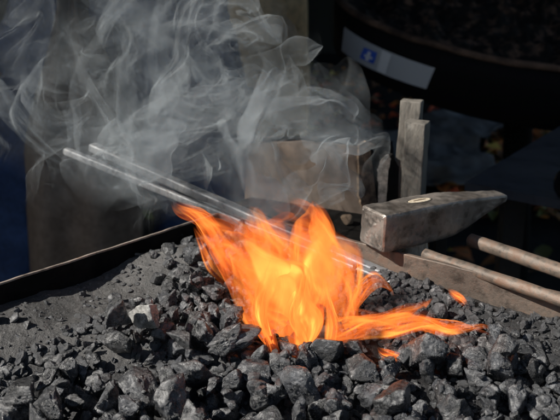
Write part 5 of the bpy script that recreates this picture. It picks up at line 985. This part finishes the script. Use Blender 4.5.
# ------------------------------------------------------------------ flames
flm = mat_flame(); STR = np.array([1., 1., .62])
def tongue(path, seed, depth, dens, name='flame_tongue', nu=150, nv=44, shells=4, amp=.0012, heat=1., tip=.62, base=.16, steps=9):
    """path rows: px, py, half width in px; closed licking tongue of burning gas at the given depth, nested shells"""
    Vs = []; Fs = []; De = []; Fl = []; He = []; Fi_ = []; nb_ = 0
    for s in range(shells):
        sc_ = (1.05, .74, .55, .34)[s]
        C_ = spline(path, nu); dd = depth+np.linspace(0, .02, nu)+.003*s
        cen = np.array([PY(x, y, d) for (x, y, _), d in zip(C_, dd)]); rad = np.maximum(C_[:, 2], .25)*sc_/FPX*depth*1.08
        T_ = np.gradient(cen, axis=0); ln = np.linalg.norm(T_, axis=1); T_ /= ln[:, None]; arc = np.cumsum(ln)
        side = np.cross(T_, np.array([0, 1., 0])); side /= np.linalg.norm(side, axis=1)[:, None]; dep = np.cross(side, T_)
        an = np.linspace(0, 2*math.pi, nv, endpoint=False)
        sh = (s*.42)*np.sin(arc*70+seed+s*2)[:, None, None]*side[:, None, :]*rad[:, None, None]
        P_ = cen[:, None, :]+sh+rad[:, None, None]*(np.cos(an)[None, :, None]*side[:, None, :]+.62*np.sin(an)[None, :, None]*dep[:, None, :])
        P_ = P_.reshape(-1, 3); P0_ = P_.copy(); age = np.repeat(np.linspace(0, 1, nu), nv)
        for k in range(steps):
            g_ = np.clip(age*1.6+.15, 0, 1)[:, None]
            P_ = P_+g_*amp*(vel(TB, P_*STR+seed*.37, .20)*.95+vel(TS, P_*STR+seed*.91+s*.13, .26)*.34)
        drift = (P_-P0_).reshape(nu, nv, 3).mean(1); P_ = P_-.62*np.repeat(drift, nv, 0)      # keep each tongue over its own seat
        f = (.16+1.05*np.clip(.45+1.5*fbm(P_*np.array([38, 38, 20])+seed, 2, 71), 0, 1.2))*np.clip(age/base, 0, 1)**.7*np.clip((1-age)/tip, 0, 1)**.8
        Vs.append(P_); Fs.append(grid_faces(nu, nv, True)+nb_); nb_ += len(P_); De.append(f*dens*(1., .9, .9, 1.)[s])
        Fi_.append(f*0+((1., .62, .8, 1.)[s]))
        Fl.append(np.stack([np.repeat(arc, nv)*15+seed*3, np.tile(np.cos(an), nu)*.62*(.6+sc_), np.tile(np.sin(an), nu)*.62+s*5], 1))
        He.append(np.clip(heat*(1.25-1.35*age)*(1.0 if s else .75), 0, 1))
    o = mesh_np(name, np.concatenate(Vs), np.concatenate(Fs), flm)
    set_attr(o, 'filled', np.concatenate(Fi_)); set_attr(o, 'dens', np.concatenate(De)); set_attr(o, 'heat', np.concatenate(He)); set_attr(o, 'flow', np.concatenate(Fl), 'FLOAT_VECTOR')
    return o
fire = empty('fire', PZ(330, 335, -.002)); tag(fire, 'bright orange fire burning on the coal, flames leaning to the left', 'fire')
bpy.context.view_layer.update(); INV = Matrix.Translation(-fire.location)
TG = [
 ([(308, 310, 18), (290, 268, 32), (268, 242, 28), (250, 226, 18), (232, 214, 8), (222, 207, .6)], .605, .22, dict(heat=.5)),
 ([(340, 300, 14), (330, 262, 24), (312, 236, 20), (290, 218, 10), (276, 211, .6)], .61, .2, dict(heat=.5)),
 ([(300, 345, 16), (286, 318, 24), (262, 282, 27), (232, 252, 23), (206, 226, 13), (190, 206, 5), (184, 196, .6)], .575, .8, {}),
 ([(285, 345, 10), (272, 318, 13), (262, 290, 18), (246, 262, 20), (228, 238, 16), (212, 222, 8), (206, 214, .6)], .585, .8, {}),
 ([(310, 340, 14), (302, 306, 24), (288, 272, 26), (272, 244, 22), (256, 224, 14), (240, 213, 3)], .60, .5, {}),
 ([(330, 338, 14), (325, 305, 22), (318, 272, 26), (318, 245, 22), (322, 222, 12), (320, 204, 1)], .60, .7, {}),
 ([(338, 335, 14), (342, 305, 17), (340, 272, 20), (332, 246, 18), (312, 226, 12), (290, 218, 3)], .59, .55, {}),
 ([(352, 325, 10), (352, 300, 10), (349, 270, 10), (340, 240, 10), (328, 218, 6), (318, 206, .6)], .60, .6, {}),
 ([(300, 342, 14), (325, 332, 15), (355, 322, 14), (385, 316, 12), (408, 310, 8), (428, 303, 1)], .575, .62, {}),
 ([(330, 338, 10), (362, 330, 12), (400, 326, 11), (440, 325, 8), (470, 329, 5), (488, 329, 2.5), (499, 333, .4)], .556, .60, dict(tip=.55)),
 ([(372, 322, 7), (396, 316, 9), (416, 312, 9), (432, 322, 8), (442, 336, 4), (448, 346, .5)], .565, .5, {}),
 ([(352, 305, 7), (364, 290, 8), (380, 284, 6), (392, 290, 3), (396, 294, .5)], .60, .55, dict(heat=.4, shells=2)),
 ([(274, 356, 6), (268, 332, 10), (272, 305, 14), (280, 285, 12), (284, 262, 6), (282, 244, .6)], .545, 1.0, dict(heat=1.3)),
 ([(300, 358, 7), (304, 334, 12), (300, 306, 11), (302, 280, 8), (312, 258, .6)], .540, 1.0, dict(heat=1.3)),
 ([(330, 354, 7), (332, 332, 12), (325, 312, 11), (322, 288, 9), (330, 262, .6)], .545, .9, dict(heat=1.3)),
 ([(255, 305, 5), (245, 290, 9), (232, 268, 11), (216, 246, 7), (200, 228, .6)], .590, .6, dict(heat=.5, shells=2)),
 ([(447, 288, .6), (451, 294, 4), (458, 300, 5), (464, 306, 3), (468, 310, .4)], .60, .9, dict(heat=.6, shells=2, base=.2, amp=.0004, nu=60)),
 ([(378, 347, .6), (385, 351, 5), (393, 353, 5), (401, 356, 3), (406, 358, .4)], .530, 1.3, dict(heat=.8, shells=2, base=.2, amp=.0004, nu=60)),
 ([(229, 323, 1), (230, 318, 3), (229, 313, 2), (228, 309, .4)], .585, 1.2, dict(heat=.5, shells=2, base=.2, amp=.0003, nu=40)),
]
for i, (pth, dp, dn, kw) in enumerate(TG):
    o = tongue(pth, i*1.31+.7, dp, dn, **kw); o.data.transform(INV); o.parent = fire
for o in fire.children:
    pass
